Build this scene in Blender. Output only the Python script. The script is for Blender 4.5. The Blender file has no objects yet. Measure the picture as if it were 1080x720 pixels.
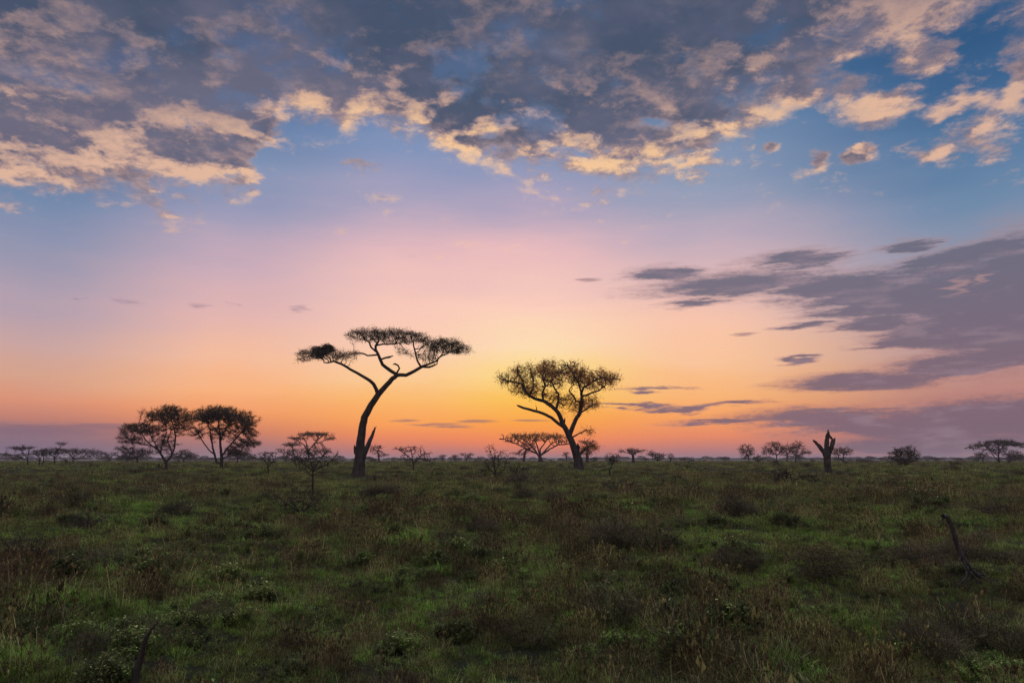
import bpy, math, random
import numpy as np
from math import radians, sin, cos, pi, atan2, sqrt
random.seed(7); rng = np.random.default_rng(7)
scene = bpy.context.scene
col = scene.collection
CAMZ = 2.5
PITCH = math.atan(125/720)
FPX = 720.0

def pdir(X, Y):
    """direction seen at a photo position (for reading angles off the photograph)"""
    dx, dy, dz = (X-540)/FPX, 1.0, (360-Y)/FPX
    c, s = cos(PITCH), sin(PITCH)
    return dx, dy*c - dz*s, dy*s + dz*c
def P(X, Y, D):
    dx, dy, dz = pdir(X, Y)
    k = D/dy
    return (dx*k, D, CAMZ + dz*k)
def azel(X, Y):
    dx, dy, dz = pdir(X, Y)
    return math.degrees(atan2(dx, dy)), math.degrees(math.atan2(dz, sqrt(dx*dx+dy*dy)))
def s2l(c):
    return tuple(((v/255)/12.92 if v/255 <= .04045 else ((v/255+.055)/1.055)**2.4) for v in c)

# ---------- camera
cd = bpy.data.cameras.new('camera'); cam = bpy.data.objects.new('camera', cd); col.objects.link(cam)
cam.location = (0, 0, CAMZ); cam.rotation_euler = (pi/2+PITCH, 0, 0)
cd.sensor_width = 36; cd.lens = 24; cd.clip_start = .05; cd.clip_end = 60000
scene.camera = cam
vs = scene.view_settings
vs.view_transform = 'Standard'; vs.look = 'None'; vs.exposure = 0; vs.gamma = 1; vs.use_curve_mapping = False
cy = scene.cycles
cy.volume_bounces = 1; cy.max_bounces = 6; cy.transparent_max_bounces = 8
cy.use_denoising = True; cy.denoising_prefilter = 'NONE'
try: cy.use_light_tree = True
except Exception: pass

# ---------- small node language
class G:
    tree = None
def new(t): return G.tree.nodes.new(t)
def link(a, b): G.tree.links.new(a, b)
def setin(sock, v):
    if isinstance(v, F): link(v.s, sock)
    elif hasattr(v, 'is_output'): link(v, sock)
    else: sock.default_value = v
def M(op, a, b=None, c=None, clamp=False):
    n = new('ShaderNodeMath'); n.operation = op; n.use_clamp = clamp
    for i, v in enumerate((a, b, c)):
        if v is not None: setin(n.inputs[i], v)
    return F(n.outputs[0])
class F:
    def __init__(s, sock): s.s = sock
    def __add__(a, b): return M('ADD', a, b)
    __radd__ = __add__
    def __sub__(a, b): return M('SUBTRACT', a, b)
    def __rsub__(a, b): return M('SUBTRACT', b, a)
    def __mul__(a, b): return M('MULTIPLY', a, b)
    __rmul__ = __mul__
    def __truediv__(a, b): return M('DIVIDE', a, b)
    def __rtruediv__(a, b): return M('DIVIDE', b, a)
def sstep(x, a, b):
    n = new('ShaderNodeMapRange'); n.interpolation_type = 'SMOOTHSTEP'; n.clamp = True
    setin(n.inputs['Value'], x); n.inputs['From Min'].default_value = a; n.inputs['From Max'].default_value = b
    return F(n.outputs['Result'])
def vec(x, y, z=0.0):
    n = new('ShaderNodeCombineXYZ')
    for i, v in enumerate((x, y, z)): setin(n.inputs[i], v)
    return n.outputs[0]
def noise(v, scale=1., detail=6., rough=.55, dist=0., dim='3D', lac=2.0):
    n = new('ShaderNodeTexNoise'); n.noise_dimensions = dim
    link(v, n.inputs['Vector']); n.inputs['Scale'].default_value = scale; n.inputs['Detail'].default_value = detail
    n.inputs['Roughness'].default_value = rough; n.inputs['Distortion'].default_value = dist; n.inputs['Lacunarity'].default_value = lac
    return F(n.outputs['Fac'])
def ramp(x, stops, interp='LINEAR'):
    n = new('ShaderNodeValToRGB'); cr = n.color_ramp; cr.interpolation = interp
    stops = sorted(stops, key=lambda s: s[0])
    while len(cr.elements) > 1: cr.elements.remove(cr.elements[0])
    cr.elements[0].position = max(0, min(1, stops[0][0])); e0 = stops[0][1]
    cr.elements[0].color = (*e0, 1) if len(e0) == 3 else e0
    for p, c in stops[1:]:
        e = cr.elements.new(max(0, min(1, p))); e.color = (*c, 1)
    setin(n.inputs[0], x)
    return n.outputs[0]
def mixc(f, a, b, mode='MIX'):
    n = new('ShaderNodeMix'); n.data_type = 'RGBA'; n.blend_type = mode; n.clamp_factor = True
    setin(n.inputs[0], f)
    for i, v in ((6, a), (7, b)):
        if isinstance(v, (tuple, list)): n.inputs[i].default_value = (*v[:3], 1)
        else: setin(n.inputs[i], v)
    return n.outputs[2]
# ---------- the sky: dawn gradient with two cloud decks, by azimuth and elevation
ZEN_BOOST, BACK_BOOST = 8.0, .25
world = bpy.data.worlds.new('World'); scene.world = world; world.use_nodes = True
nt = world.node_tree; nt.nodes.clear(); G.tree = nt
tc = new('ShaderNodeTexCoord')
sep = new('ShaderNodeSeparateXYZ'); link(tc.outputs['Generated'], sep.inputs[0])
dx, dy, dz = (F(o) for o in sep.outputs)
az = M('ARCTAN2', dx, dy)*57.29578
el = M('ARCSINE', dz)*57.29578

elb = el + (noise(vec(az*.035, el*.16, 7.0), 1.5, 4, .55)-.5)*sstep(el, .5, 9)*5.0
def grad(colx):
    """colour by elevation read down one column of the photograph"""
    X, rows = colx
    st = [((azel(X, Y)[1]+1)/61, s2l(c)) for Y, c in rows]
    st.append((1, s2l((74, 98, 136))))
    return ramp(M('MULTIPLY_ADD', elb, 1/61, 1/61, clamp=True), st)
cols = [
 (20,  [(488,(112,100,124)),(470,(126,104,124)),(452,(150,114,122)),(440,(192,126,112)),(420,(222,148,118)),(395,(216,164,140)),(360,(204,166,162)),(310,(178,160,176)),(250,(142,148,176)),(200,(116,138,172)),(110,(84,114,154)),(20,(56,92,136))]),
 (240, [(488,(132,108,126)),(470,(164,116,116)),(455,(212,130,98)),(435,(246,156,100)),(410,(252,180,126)),(375,(246,190,158)),(330,(228,182,178)),(280,(206,174,186)),(225,(162,158,186)),(170,(128,146,180)),(100,(92,122,164)),(20,(60,96,142))]),
 (430, [(488,(140,110,128)),(476,(198,120,108)),(462,(242,136,90)),(448,(255,162,84)),(425,(254,186,106)),(400,(254,204,148)),(365,(253,206,178)),(320,(249,202,186)),(270,(230,186,190)),(215,(174,164,190)),(160,(130,148,186)),(100,(98,128,172)),(20,(64,100,148))]),
 (560, [(488,(142,110,128)),(478,(200,120,106)),(466,(248,136,84)),(448,(255,164,66)),(425,(255,196,86)),(400,(255,218,134)),(365,(255,222,178)),(320,(253,208,188)),(270,(234,188,190)),(215,(176,164,190)),(160,(136,150,186)),(100,(100,130,172)),(20,(64,102,148))]),
 (740, [(488,(136,108,128)),(474,(192,122,116)),(460,(236,138,98)),(440,(252,164,96)),(415,(252,184,120)),(385,(252,198,156)),(345,(250,198,172)),(300,(230,188,184)),(250,(192,172,188)),(200,(148,158,184)),(140,(110,140,176)),(80,(78,114,154)),(20,(56,98,142))]),
 (1060,[(488,(112,98,122)),(470,(122,100,120)),(450,(134,104,122)),(430,(168,116,122)),(400,(190,138,130)),(360,(182,148,150)),(310,(160,150,168)),(260,(138,148,172)),(200,(110,138,170)),(140,(86,122,160)),(80,(64,102,144)),(20,(50,90,132))]),
]
base = grad(cols[0])
for (Xa, _), c in zip(cols[:-1], cols[1:]):
    a0, a1 = azel(Xa, 420)[0], azel(c[0], 420)[0]
    base = mixc(sstep(az, a0, a1), base, grad(c))

# -- warp used by every cloud edge
pl = 1.0/(M('MAXIMUM', dz, 0.0)+0.16)
px_, py_ = dx*pl, dy*pl
plane = vec(px_, py_, 0.0)
w1 = noise(plane, 3.2, 5, .6)
w2 = noise(vec(px_+7.3, py_+2.1, 4.0), 3.2, 5, .6)
azw = az + (w1-.5)*8.0
elw = el + (w2-.5)*5.5
AE = vec(azw, elw)

def blob(v, X, Y, rx, ry):
    a, e = azel(X, Y); a2, _ = azel(X+rx, Y); _, e2 = azel(X, Y-ry)
    ia, ie = 1/max(a2-a, .05), 1/max(e2-e, .05)
    n = new('ShaderNodeVectorMath'); n.operation = 'MULTIPLY_ADD'
    link(v, n.inputs[0]); n.inputs[1].default_value = (ia, ie, 0); n.inputs[2].default_value = (-a*ia, -e*ie, 0)
    l = new('ShaderNodeVectorMath'); l.operation = 'LENGTH'; link(n.outputs[0], l.inputs[0])
    return F(l.outputs['Value'])
def union(v, bl, k=0):
    r = None
    for b in bl:
        q = blob(v, *b); r = q if r is None else (M('SMOOTH_MIN', r, q, k) if k else M('MINIMUM', r, q))
    return r

# -- upper deck of altocumulus
bord = [(-60,215),(0,228),(60,226),(130,222),(200,222),(262,212),(277,165),(300,128),(345,140),(400,152),(450,160),(520,176),(560,182),(600,200),(640,212),(700,208),(740,188),(770,160),(800,142),(850,122),(900,88),(960,62),(1020,30),(1140,20)]
A0, A1 = -60.0, 60.0
bn = ramp(M('MULTIPLY_ADD', azw, 1/(A1-A0), -A0/(A1-A0), clamp=True),
          [((azel(X, Y)[0]-A0)/(A1-A0), (azel(X, Y)[1]/60,)*3) for X, Y in bord])
bel = F(bn)*60.0
up = sstep(elw-bel, -1.6, 5.0)                                   # 0 below the border, 1 well inside
up = up*1.22 - .28 + sstep(el, 22, 30)*.06
patch = 1.0-union(AE, [(770,118,75,42),(850,100,48,22),(925,120,45,22),(880,98,40,24),(1000,150,50,26),(1045,128,42,36),(915,155,22,11),(868,155,16,11),(690,182,70,16),(380,177,30,8),(1075,60,26,60),(955,62,44,24),(1010,110,40,16),(812,158,16,6)])
holes = 1.0-union(AE, [(238,62,28,22),(50,88,75,20),(195,122,65,13),(110,142,70,11),(610,60,26,26),(835,62,30,10),(475,92,12,10),(620,160,40,8),(20,160,50,8),(690,130,36,8),(520,130,30,7)])
cov = M('MAXIMUM', up, sstep(patch, -.5, .8)*.80-.28) - M('MULTIPLY', sstep(holes, -.5, .9), .50)
def lump(ox, oy, k=1.0):
    v = vec(px_+ox, py_+oy, 0.0)
    big = noise(v, 4.6, 3, .5, .3)
    fine = noise(v, 13.0, 8, .66, .3)
    return big, fine
b0, f0 = lump(0, 0); b1, f1 = lump(.0, .075)                     # b1, f1: a step towards the sun
n0 = b0*.66 + f0*.58
n2 = noise(vec(px_*1.3, py_*1.3, 3.0), 22, 6, .68)
den = cov + (n0-.62)*2.55 + (n2-.5)*.55 - (1.0-sstep(el, 12, 17))*3.0
alpha = sstep(den, -.10, .60)*(1.0-.45*sstep(noise(plane, 5.5, 5, .6), .50, .66)*sstep(el, 22, 29))
thick = sstep(den, .15, 1.15)
edge = sstep((b0-b1)*1.0+(f0-f1)*.75, -.06, .21)
rimg = 1.0-sstep(elw-bel, .5, 9.0)                              # the sunlit southern rim of the deck
lit = (1.0-thick)*.36 + edge*(.36+rimg*.50) + (n2-.5)*.55 - .04
lowness = 1.0-sstep(el, 22, 33.5)
lit = lit + (n2-.5)*.35
lit = lit*(.54+lowness*.58)
litc = mixc(sstep(M('ABSOLUTE', az-2.0), 6, 34), s2l((250,202,152)), s2l((226,182,156)))
dark = mixc(sstep(el, 18, 31), s2l((112,104,122)), s2l((70,82,104)))
dark = mixc(sstep(noise(plane, 4.0, 5, .6), .42, .68), dark, s2l((90,94,116)))
dark = mixc(sstep(noise(vec(px_+3.0, py_, 8.0), 2.6, 4, .55), .44, .64)*.6, dark, s2l((116,112,132)))
midc = mixc(sstep(lit, .0, .46), dark, s2l((170,142,138)))
cc = mixc(sstep(lit, .24, .92), midc, litc)
sky = mixc(alpha*.95, base, cc)

# -- low streaky stratus
st_ = vec(az*.085, el*.62, 0.0)
s1 = noise(st_, 1.35, 7, .6, .4)
s2 = noise(vec(az*.2, el*1.7, 5.0), 1.6, 5, .6)
AE2 = vec(az+(s2-.5)*6.0+(w1-.5)*1.5, el+(s1-.5)*1.7+(s2-.5)*.8)
r2 = union(AE2, [(775,300,130,18),(830,274,66,11),(700,290,52,11),(880,303,125,18),(930,315,120,22),(1035,318,120,56),(1060,340,110,60),(950,318,120,22),(1085,300,70,66),(1030,268,70,14),(960,258,36,6),(985,278,60,12),(1050,258,50,8),(1000,345,95,15),(900,402,105,11),(1010,385,100,15),
  (1060,442,230,28),(860,440,130,13),(770,444,80,5),(775,427,50,4),(985,470,200,14),(930,452,150,14),(845,344,30,4.5),(840,378,24,4.5),(690,411,46,3.2),(665,427,60,2.6),(720,430,60,3.0),(735,320,40,6),(960,360,60,10),(920,340,60,8)], .35)
d2 = (1.0-r2)*1.40 - .06 + sstep(az, 19, 36)*.28 + (s1-.5)*1.25 + (noise(vec(az*.45, el*1.6, 9.0), 2.6, 9, .78)-.5)*1.25
a2 = sstep(d2, -.36, .85)
r3 = union(vec(az+(s2-.5)*3.5, el+(s1-.5)*.7), [(40,453,120,10),(110,450,60,5),(462,447,34,2.4),(506,444,24,2.2),(428,443,20,1.8),(480,450,24,1.6),(620,296,20,3.6),(785,352,18,2.5),(560,443,30,1.8)])
a3 = sstep((1.0-r3)+(s2-.5)*1.4, -.05, .8)
strc = mixc(sstep(el, 2, 16), s2l((124,100,114)), s2l((108,106,124)))
strc = mixc(sstep(noise(vec(az*.12, el*.5, 2.0), 2.2, 5, .6),       .50, .70)*.6, strc, s2l((150,128,140)))
strc = mixc(sstep(d2, .15, .75), mixc(.55, strc, mixc(sstep(el, 3, 13), s2l((226,146,112)), s2l((196,158,158)))), strc)
sky = mixc(a2*.94, sky, strc)
r4 = union(vec(az+(s2-.5)*5.0, el+(s1-.5)*2.2), [(136,321,20,5),(212,322,9,4),(245,321,6,4),(316,326,12,6),(85,318,6,4)])
sky = mixc(a3*.60, sky, s2l((128,100,116)))
sky = mixc(sstep((1.0-r4)+(s2-.5)*1.6, -.1, 1.2)*.5, sky, s2l((140,116,138)))
# peach rim on the tower at the right
sky = mixc(sstep(el, 40, 60)*.75, sky, s2l((100, 106, 108)))
rim = sstep(1.0-union(AE2, [(1010,300,16,14),(1035,292,10,9)]), -.1, .7)
sky = mixc(rim*.45, sky, s2l((196,152,148)))

st = new('ShaderNodeTexSky'); st.sky_type = 'NISHITA'; st.sun_disc = False
SUN_AZ, SUN_EL = 1.0, 2.0
st.sun_elevation = radians(SUN_EL); st.sun_rotation = radians(SUN_AZ); st.altitude = 1500
bg1 = new('ShaderNodeBackground'); link(sky, bg1.inputs[0]); # gain added to unseen sky above and behind the frame to light the ground
gain = 1.0 + sstep(el, 38, 62)*ZEN_BOOST + sstep(M('ABSOLUTE', az), 60, 120)*BACK_BOOST
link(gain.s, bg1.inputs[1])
bg2 = new('ShaderNodeBackground'); link(st.outputs[0], bg2.inputs[0]); bg2.inputs[1].default_value = 0.0
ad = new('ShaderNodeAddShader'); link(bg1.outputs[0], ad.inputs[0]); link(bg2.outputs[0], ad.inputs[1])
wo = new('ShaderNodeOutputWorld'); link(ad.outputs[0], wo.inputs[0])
world.cycles.sampling_method = 'MANUAL'; world.cycles.sample_map_resolution = 512
# ---------- properties
def tag(o, label=None, cat=None, group=None, kind=None):
    if label: o['label'] = label
    if cat: o['category'] = cat
    if group: o['group'] = group
    if kind: o['kind'] = kind
    return o
def mesh_obj(name, V, Fc, mat, parent=None, smooth=False):
    me = bpy.data.meshes.new(name)
    me.from_pydata([tuple(map(float, v)) for v in V], [], Fc); me.update()
    if smooth: me.polygons.foreach_set('use_smooth', [True]*len(me.polygons))
    o = bpy.data.objects.new(name, me); col.objects.link(o); o.parent = parent
    if mat: me.materials.append(mat)
    return o
def empty(name, loc):
    o = bpy.data.objects.new(name, None); col.objects.link(o); o.location = loc; o.empty_display_size = .3
    return o

# ---------- terrain: a low swell rising from the camera, then a plain
ZD = np.array([0, 8, 15, 30, 45, 58, 72, 85, 120, 200, 500, 1500, 3600.])
ZZ = np.array([0, 0, .30, .85, 1.02, 1.17, 1.50, 1.66, 1.83, 1.95, 2.0, 1.6, 0.0])
def tz(x, y):
    x = np.asarray(x, float); y = np.asarray(y, float)
    r = np.sqrt((x*.6)**2+y**2)
    z = np.interp(r, ZD, ZZ)
    k = np.clip(r/10, .3, 1)*np.clip((150-r)/60, 0, 1)
    return z + k*(.09*np.sin(x*.31+1.3)*np.cos(y*.23+.4)+.045*np.sin(x*.9+y*.55)+.03*np.cos(x*1.7-y*1.3+2))
def tzf(x, y): return float(tz(x, y))
def dist_for(X, Y):
    """ground distance of a base seen at photo position (X, Y)"""
    best = None
    for D in np.arange(7, 260, .5):
        x, y, z = P(X, Y, D)
        if z <= tzf(x, y): return float(D)
    return 260.

def material(name, rough=.9, spec=.2):
    m = bpy.data.materials.new(name); m.use_nodes = True
    G.tree = m.node_tree; b = m.node_tree.nodes['Principled BSDF']
    b.inputs['Roughness'].default_value = rough; b.inputs['Specular IOR Level'].default_value = spec
    return m, b
def wpos():
    g = new('ShaderNodeNewGeometry'); return g.outputs['Position']
def inst_rand():
    g = new('ShaderNodeObjectInfo'); return F(g.outputs['Random'])

# patchwork of green, olive and brown shared by soil and grass
def patch_field():
    p = wpos()
    mp = new('ShaderNodeMapping'); link(p, mp.inputs[0]); mp.inputs['Scale'].default_value = (1, 1, 0)
    a = noise(mp.outputs[0], .11, 4, .6, .4)
    b = noise(mp.outputs[0], .55, 4, .6)
    c = noise(mp.outputs[0], 2.2, 3, .6)
    return a, b, c
ALL = 1
m_soil, b_ = material('soil', 1, .05)
a, b, c = patch_field()
cl = mixc(sstep(a*.6+b*.4, .42, .6), (.022, .020, .011), (.024, .034, .011))
cl = mixc(sstep(c, .35, .7), cl, (.020, .021, .012))
link(cl, b_.inputs['Base Color'])

rr = np.concatenate([np.linspace(0, 60, 121)[1:], np.geomspace(61, 200, 60), np.geomspace(210, 3600, 40)])
th = np.linspace(0, 2*pi, 361)[:-1]
V = [(0, 0, tzf(0, 0))]; Fc = []
for r in rr:
    x = r*np.sin(th); y = r*np.cos(th); z = tz(x, y)
    V += list(zip(x, y, z))
nT = len(th)
for j in range(nT): Fc.append((0, 1+(j+1) % nT, 1+j))
for i in range(len(rr)-1):
    a0, b0 = 1+i*nT, 1+(i+1)*nT
    for j in range(nT):
        k = (j+1) % nT
        Fc.append((a0+j, a0+k, b0+k, b0+j))
g = mesh_obj('ground', V, Fc, m_soil, smooth=True); tag(g, kind='structure')

# ---------- far low hills
m_hill, b_ = material('hill_scrub', 1, .05)
cl = mixc(sstep(noise(wpos(), .012, 5, .6), .4, .6), (.030, .036, .026), (.045, .045, .035)); link(cl, b_.inputs['Base Color'])
def ridge(name, y0, h0, amp, x0, x1, seed):
    n = 160; V = []; Fc = []
    for i in range(n+1):
        x = x0+(x1-x0)*i/n
        t = i/n
        env = min(1, t*8, (1-t)*8)
        h = (h0+amp*(.6*sin(t*9+seed)+.3*sin(t*23+seed*2)+.1*sin(t*61+seed)))*env
        for k, (yy, zz) in enumerate(((-500, -4), (-200, h*.55), (0, h), (200, h*.5), (500, -4))):
            V.append((x, y0+yy+80*sin(t*7+k), zz))
    for i in range(n):
        for k in range(4): a_ = i*5+k; Fc.append((a_, a_+5, a_+6, a_+1))
    o = mesh_obj(name, V, Fc, m_hill, smooth=True); tag(o, kind='structure')
ridge('hills', 2400, 10.5, 2.6, -2600, 2700, 1.3)

# ---------- grass
def grass_mat(name, c0, c1, dry, trans=.25):
    m, b_ = material(name, .75, .15)
    a, b, c = patch_field(); r = inst_rand()
    t = M('ADD', a*.55+b*.35, (r-.5)*.22)
    cl = mixc(sstep(t, .36, .54), c0, c1)
    cl = mixc(sstep(c+(r-.5)*.5, .52, .85)*dry, cl, (.150, .105, .058))
    gg = new('ShaderNodeNewGeometry'); ri = F(gg.outputs['Random Per Island'])
    val = (ri*ri*1.7+.40)*(r*1.1+.4)*(sstep(b, .34, .62)*.8+.6)
    cl = mixc(sstep(ri, .90, .98)*.5, cl, (.24, .19, .10))
    vm = new('ShaderNodeVectorMath'); vm.operation = 'SCALE'; link(cl, vm.inputs[0]); link(val.s, vm.inputs['Scale']); cl = vm.outputs[0]
    link(cl, b_.inputs['Base Color'])
    tr = new('ShaderNodeBsdfTranslucent'); link(cl, tr.inputs[0])
    mx = new('ShaderNodeMixShader'); mx.inputs[0].default_value = trans
    link(b_.outputs[0], mx.inputs[1]); link(tr.outputs[0], mx.inputs[2])
    link(mx.outputs[0], m.node_tree.nodes['Material Output'].inputs[0])
    return m
mg_green = grass_mat('grass_green', (.200, .225, .040), (.155, .255, .038), .05)
mg_olive = grass_mat('grass_olive', (.205, .185, .056), (.180, .235, .048), .10)
mg_dry = grass_mat('grass_dry', (.200, .130, .066), (.190, .165, .056), .3)
mg_herb = grass_mat('herb_leaf', (.125, .135, .042), (.135, .180, .038), .08)
mg_stem = grass_mat('dead_stem', (.110, .080, .050), (.095, .085, .045), .4, .1)

lib = bpy.data.collections.new('grass_parts')      # prototypes, linked to nothing
def blades(R, n, h0, h1, w, lean, spread, seg=3, up=1.):
    """curved tapering blades leaving a small base"""
    V = []; Fc = []
    for _ in range(n):
        a = R.uniform(0, 2*pi); rr_ = spread*sqrt(R.uniform()); bx, by = rr_*cos(a), rr_*sin(a)
        d = a+R.normal(0, .9); L = R.uniform(h0, h1); ln = abs(R.normal(lean, lean*.5))
        wx, wy = -sin(d+R.normal(0, .5)), cos(d); W = w*R.uniform(.6, 1.3)
        i0 = len(V); px, py, pz = bx, by, -.04
        for s in range(seg+1):
            t = s/seg; ang = ln*(.3+1.5*t*t)
            if s: px += cos(d)*sin(ang)*L/seg; py += sin(d)*sin(ang)*L/seg; pz += cos(ang)*L/seg*up
            ww = W*(1-t**1.6)
            if s < seg: V += [(px-wx*ww, py-wy*ww, pz), (px+wx*ww, py+wy*ww, pz)]
            else: V.append((px, py, pz))
        for s in range(seg-1): q = i0+2*s; Fc.append((q, q+1, q+3, q+2))
        q = i0+2*(seg-1); Fc.append((q, q+1, q+2))
    return V, Fc
def heads(R, n, h0, h1, spread, w=.0035, hl=.07):
    """seed stalks with a small plume"""
    V = []; Fc = []
    for _ in range(n):
        a = R.uniform(0, 2*pi); rr_ = spread*sqrt(R.uniform()); x, y = rr_*cos(a), rr_*sin(a); L = R.uniform(h0, h1)
        tx, ty = x+R.normal(0, .12), y+R.normal(0, .12)
        i0 = len(V); V += [(x-w, y, -.03), (x+w, y, -.03), (tx+w*.6, ty, L), (tx-w*.6, ty, L)]; Fc.append((i0, i0+1, i0+2, i0+3))
        for k in range(5):
            i1 = len(V); b1 = R.uniform(0, 2*pi); z0 = L-hl*k/5
            V += [(tx, ty, z0-.01), (tx+cos(b1)*.03, ty+sin(b1)*.03, z0+.02), (tx+cos(b1)*.012, ty+sin(b1)*.012, z0+.05)]; Fc.append((i1, i1+1, i1+2))
    return V, Fc
def herb(R, n, h, lf):
    """leafy weed: thin stems with small broad leaves"""
    V = []; Fc = []
    for _ in range(n):
        a = R.uniform(0, 2*pi); ln = R.uniform(.1, .6); L = h*R.uniform(.5, 1.1); d = a
        w = .003; tx, ty, tzz = cos(d)*sin(ln)*L, sin(d)*sin(ln)*L, cos(ln)*L
        i0 = len(V); V += [(-w, 0, -.03), (w, 0, -.03), (tx+w, ty, tzz), (tx-w, ty, tzz)]; Fc.append((i0, i0+1, i0+2, i0+3))
        for k in range(int(9*L/h)+3):
            t = R.uniform(.25, 1.05); cx, cy_, cz = tx*t, ty*t, tzz*t
            b1 = R.uniform(0, 2*pi); e = R.uniform(-.3, .9); s = lf*R.uniform(.5, 1.2)
            ux, uy, uz = cos(b1)*cos(e)*s, sin(b1)*cos(e)*s, sin(e)*s
            vx, vy = -sin(b1)*s*.28, cos(b1)*s*.28
            i1 = len(V)
            V += [(cx, cy_, cz), (cx+ux*.5+vx, cy_+uy*.5+vy, cz+uz*.5), (cx+ux, cy_+uy, cz+uz*.8), (cx+ux*.5-vx, cy_+uy*.5-vy, cz+uz*.5)]
            Fc.append((i1, i1+1, i1+2, i1+3))
    return V, Fc
def twiggy(R, n, h, spread):
    V = []; Fc = []
    def seg(p, d, L, w, lev):
        q = p+d*L; s = np.cross(d, (R.normal(), R.normal(), R.normal())); s /= np.linalg.norm(s)+1e-6
        i0 = len(V); V.extend([p-s*w, p+s*w, q+s*w*.6, q-s*w*.6]); Fc.append((i0, i0+1, i0+2, i0+3))
        if lev > 0:
            for _ in range(R.integers(2, 4)):
                d2 = d+R.normal(0, .45, 3); d2[2] = abs(d2[2])*.8+.15; d2 /= np.linalg.norm(d2)
                seg(q, d2, L*R.uniform(.55, .9), w*.65, lev-1)
    for _ in range(n):
        a = R.uniform(0, 2*pi); p = np.array([cos(a)*spread*R.uniform(), sin(a)*spread*R.uniform(), -.03])
        d = np.array([cos(a)*.5, sin(a)*.5, 1.]); d /= np.linalg.norm(d)
        seg(p, d, h*R.uniform(.3, .5), .006, 3)
    return [tuple(v) for v in V], Fc
protos = []
def proto(nm, geo, mat, two=None):
    me = bpy.data.meshes.new(nm); V, Fc = geo; V = list(V); Fc = list(Fc); k = len(Fc)
    if two:
        V2, F2 = two[0]; o_ = len(V); V += V2; Fc += [tuple(i+o_ for i in f) for f in F2]
    me.from_pydata([tuple(map(float, v)) for v in V], [], Fc); me.materials.append(mat)
    if two:
        me.materials.append(two[1]); me.polygons.foreach_set('material_index', [0]*k+[1]*(len(Fc)-k))
    me.update(); o = bpy.data.objects.new('p%02d_%s' % (len(protos), nm), me); lib.objects.link(o); protos.append(nm)
R = np.random.default_rng(3)
for k in range(4): proto('green_tuft', blades(R, 60, .10, .30, .0065, .75, .15), mg_green)             # 0-3
for k in range(3): proto('olive_tuft', blades(R, 60, .12, .36, .0058, .65, .17), mg_olive, (heads(R, 2, .28, .48, .16, .004), mg_dry))   # 4-6
for k in range(3): proto('dry_tuft', blades(R, 60, .14, .42, .005, .6, .18), mg_dry, (heads(R, 5, .3, .55, .2, .004), mg_dry))      # 7-9
for k in range(3): proto('weed', herb(R, 22, .32, .055), mg_herb)                                       # 10-12
for k in range(2): proto('stem_clump', twiggy(R, 8, .5, .15), mg_stem, (herb(R, 6, .35, .04), mg_herb)) # 13-14
# wide patches for the distance
for k in range(3): proto('far_green', blades(R, 130, .12, .34, .020, .8, .7, 2), mg_green, (blades(R, 40, .2, .5, .010, .3, .7, 2), mg_olive))    # 15-17
for k in range(3): proto('far_brown', blades(R, 120, .14, .36, .020, .75, .7, 2), mg_olive, (blades(R, 70, .2, .5, .012, .4, .7, 2), mg_dry))       # 18-20
for k in range(2): proto('far_dark', twiggy(R, 26, .55, .6), mg_stem, (herb(R, 60, .5, .09), mg_herb))   # 21-22

def vnoise(x, y, s, seed):
    """value noise in numpy"""
    r_ = np.random.default_rng(seed); T = r_.uniform(0, 1, (256, 256))
    x = x*s+100; y = y*s+100
    xi = np.floor(x).astype(int); yi = np.floor(y).astype(int); fx = x-xi; fy = y-yi
    fx = fx*fx*(3-2*fx); fy = fy*fy*(3-2*fy)
    g_ = lambda a_, b_: T[a_ % 256, b_ % 256]
    return (g_(xi, yi)*(1-fx)+g_(xi+1, yi)*fx)*(1-fy)+(g_(xi, yi+1)*(1-fx)+g_(xi+1, yi+1)*fx)*fy
PX, PY, PI_, PS, PR = [], [], [], [], []
CLEAR = []
def clear(X, Y, wide, D=None, step=1.):
    D = D or dist_for(X, Y); q = P(X, Y, D)
    for t_ in np.arange(0, wide*2.2, step): CLEAR.append((q[0]*(1-t_/D), D-t_, wide))
clear(330, 524, 1.3); clear(1035, 618, .8, None, .5); clear(1008, 618, .6, None, .5); clear(175.5, 494, 2.2); clear(233.5, 492, 2.2); clear(377, 501, 2.2, 58); clear(610, 493, 2.5, 75); clear(873.5, 497.5, 2.); clear(137, 720, .45, 7.6)
clear(436, 496, 1.8); clear(643, 501, 1.5); clear(522, 503, 1.8); clear(866, 612, .7); clear(560, 700, .4); clear(318, 541, 1.)
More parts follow.
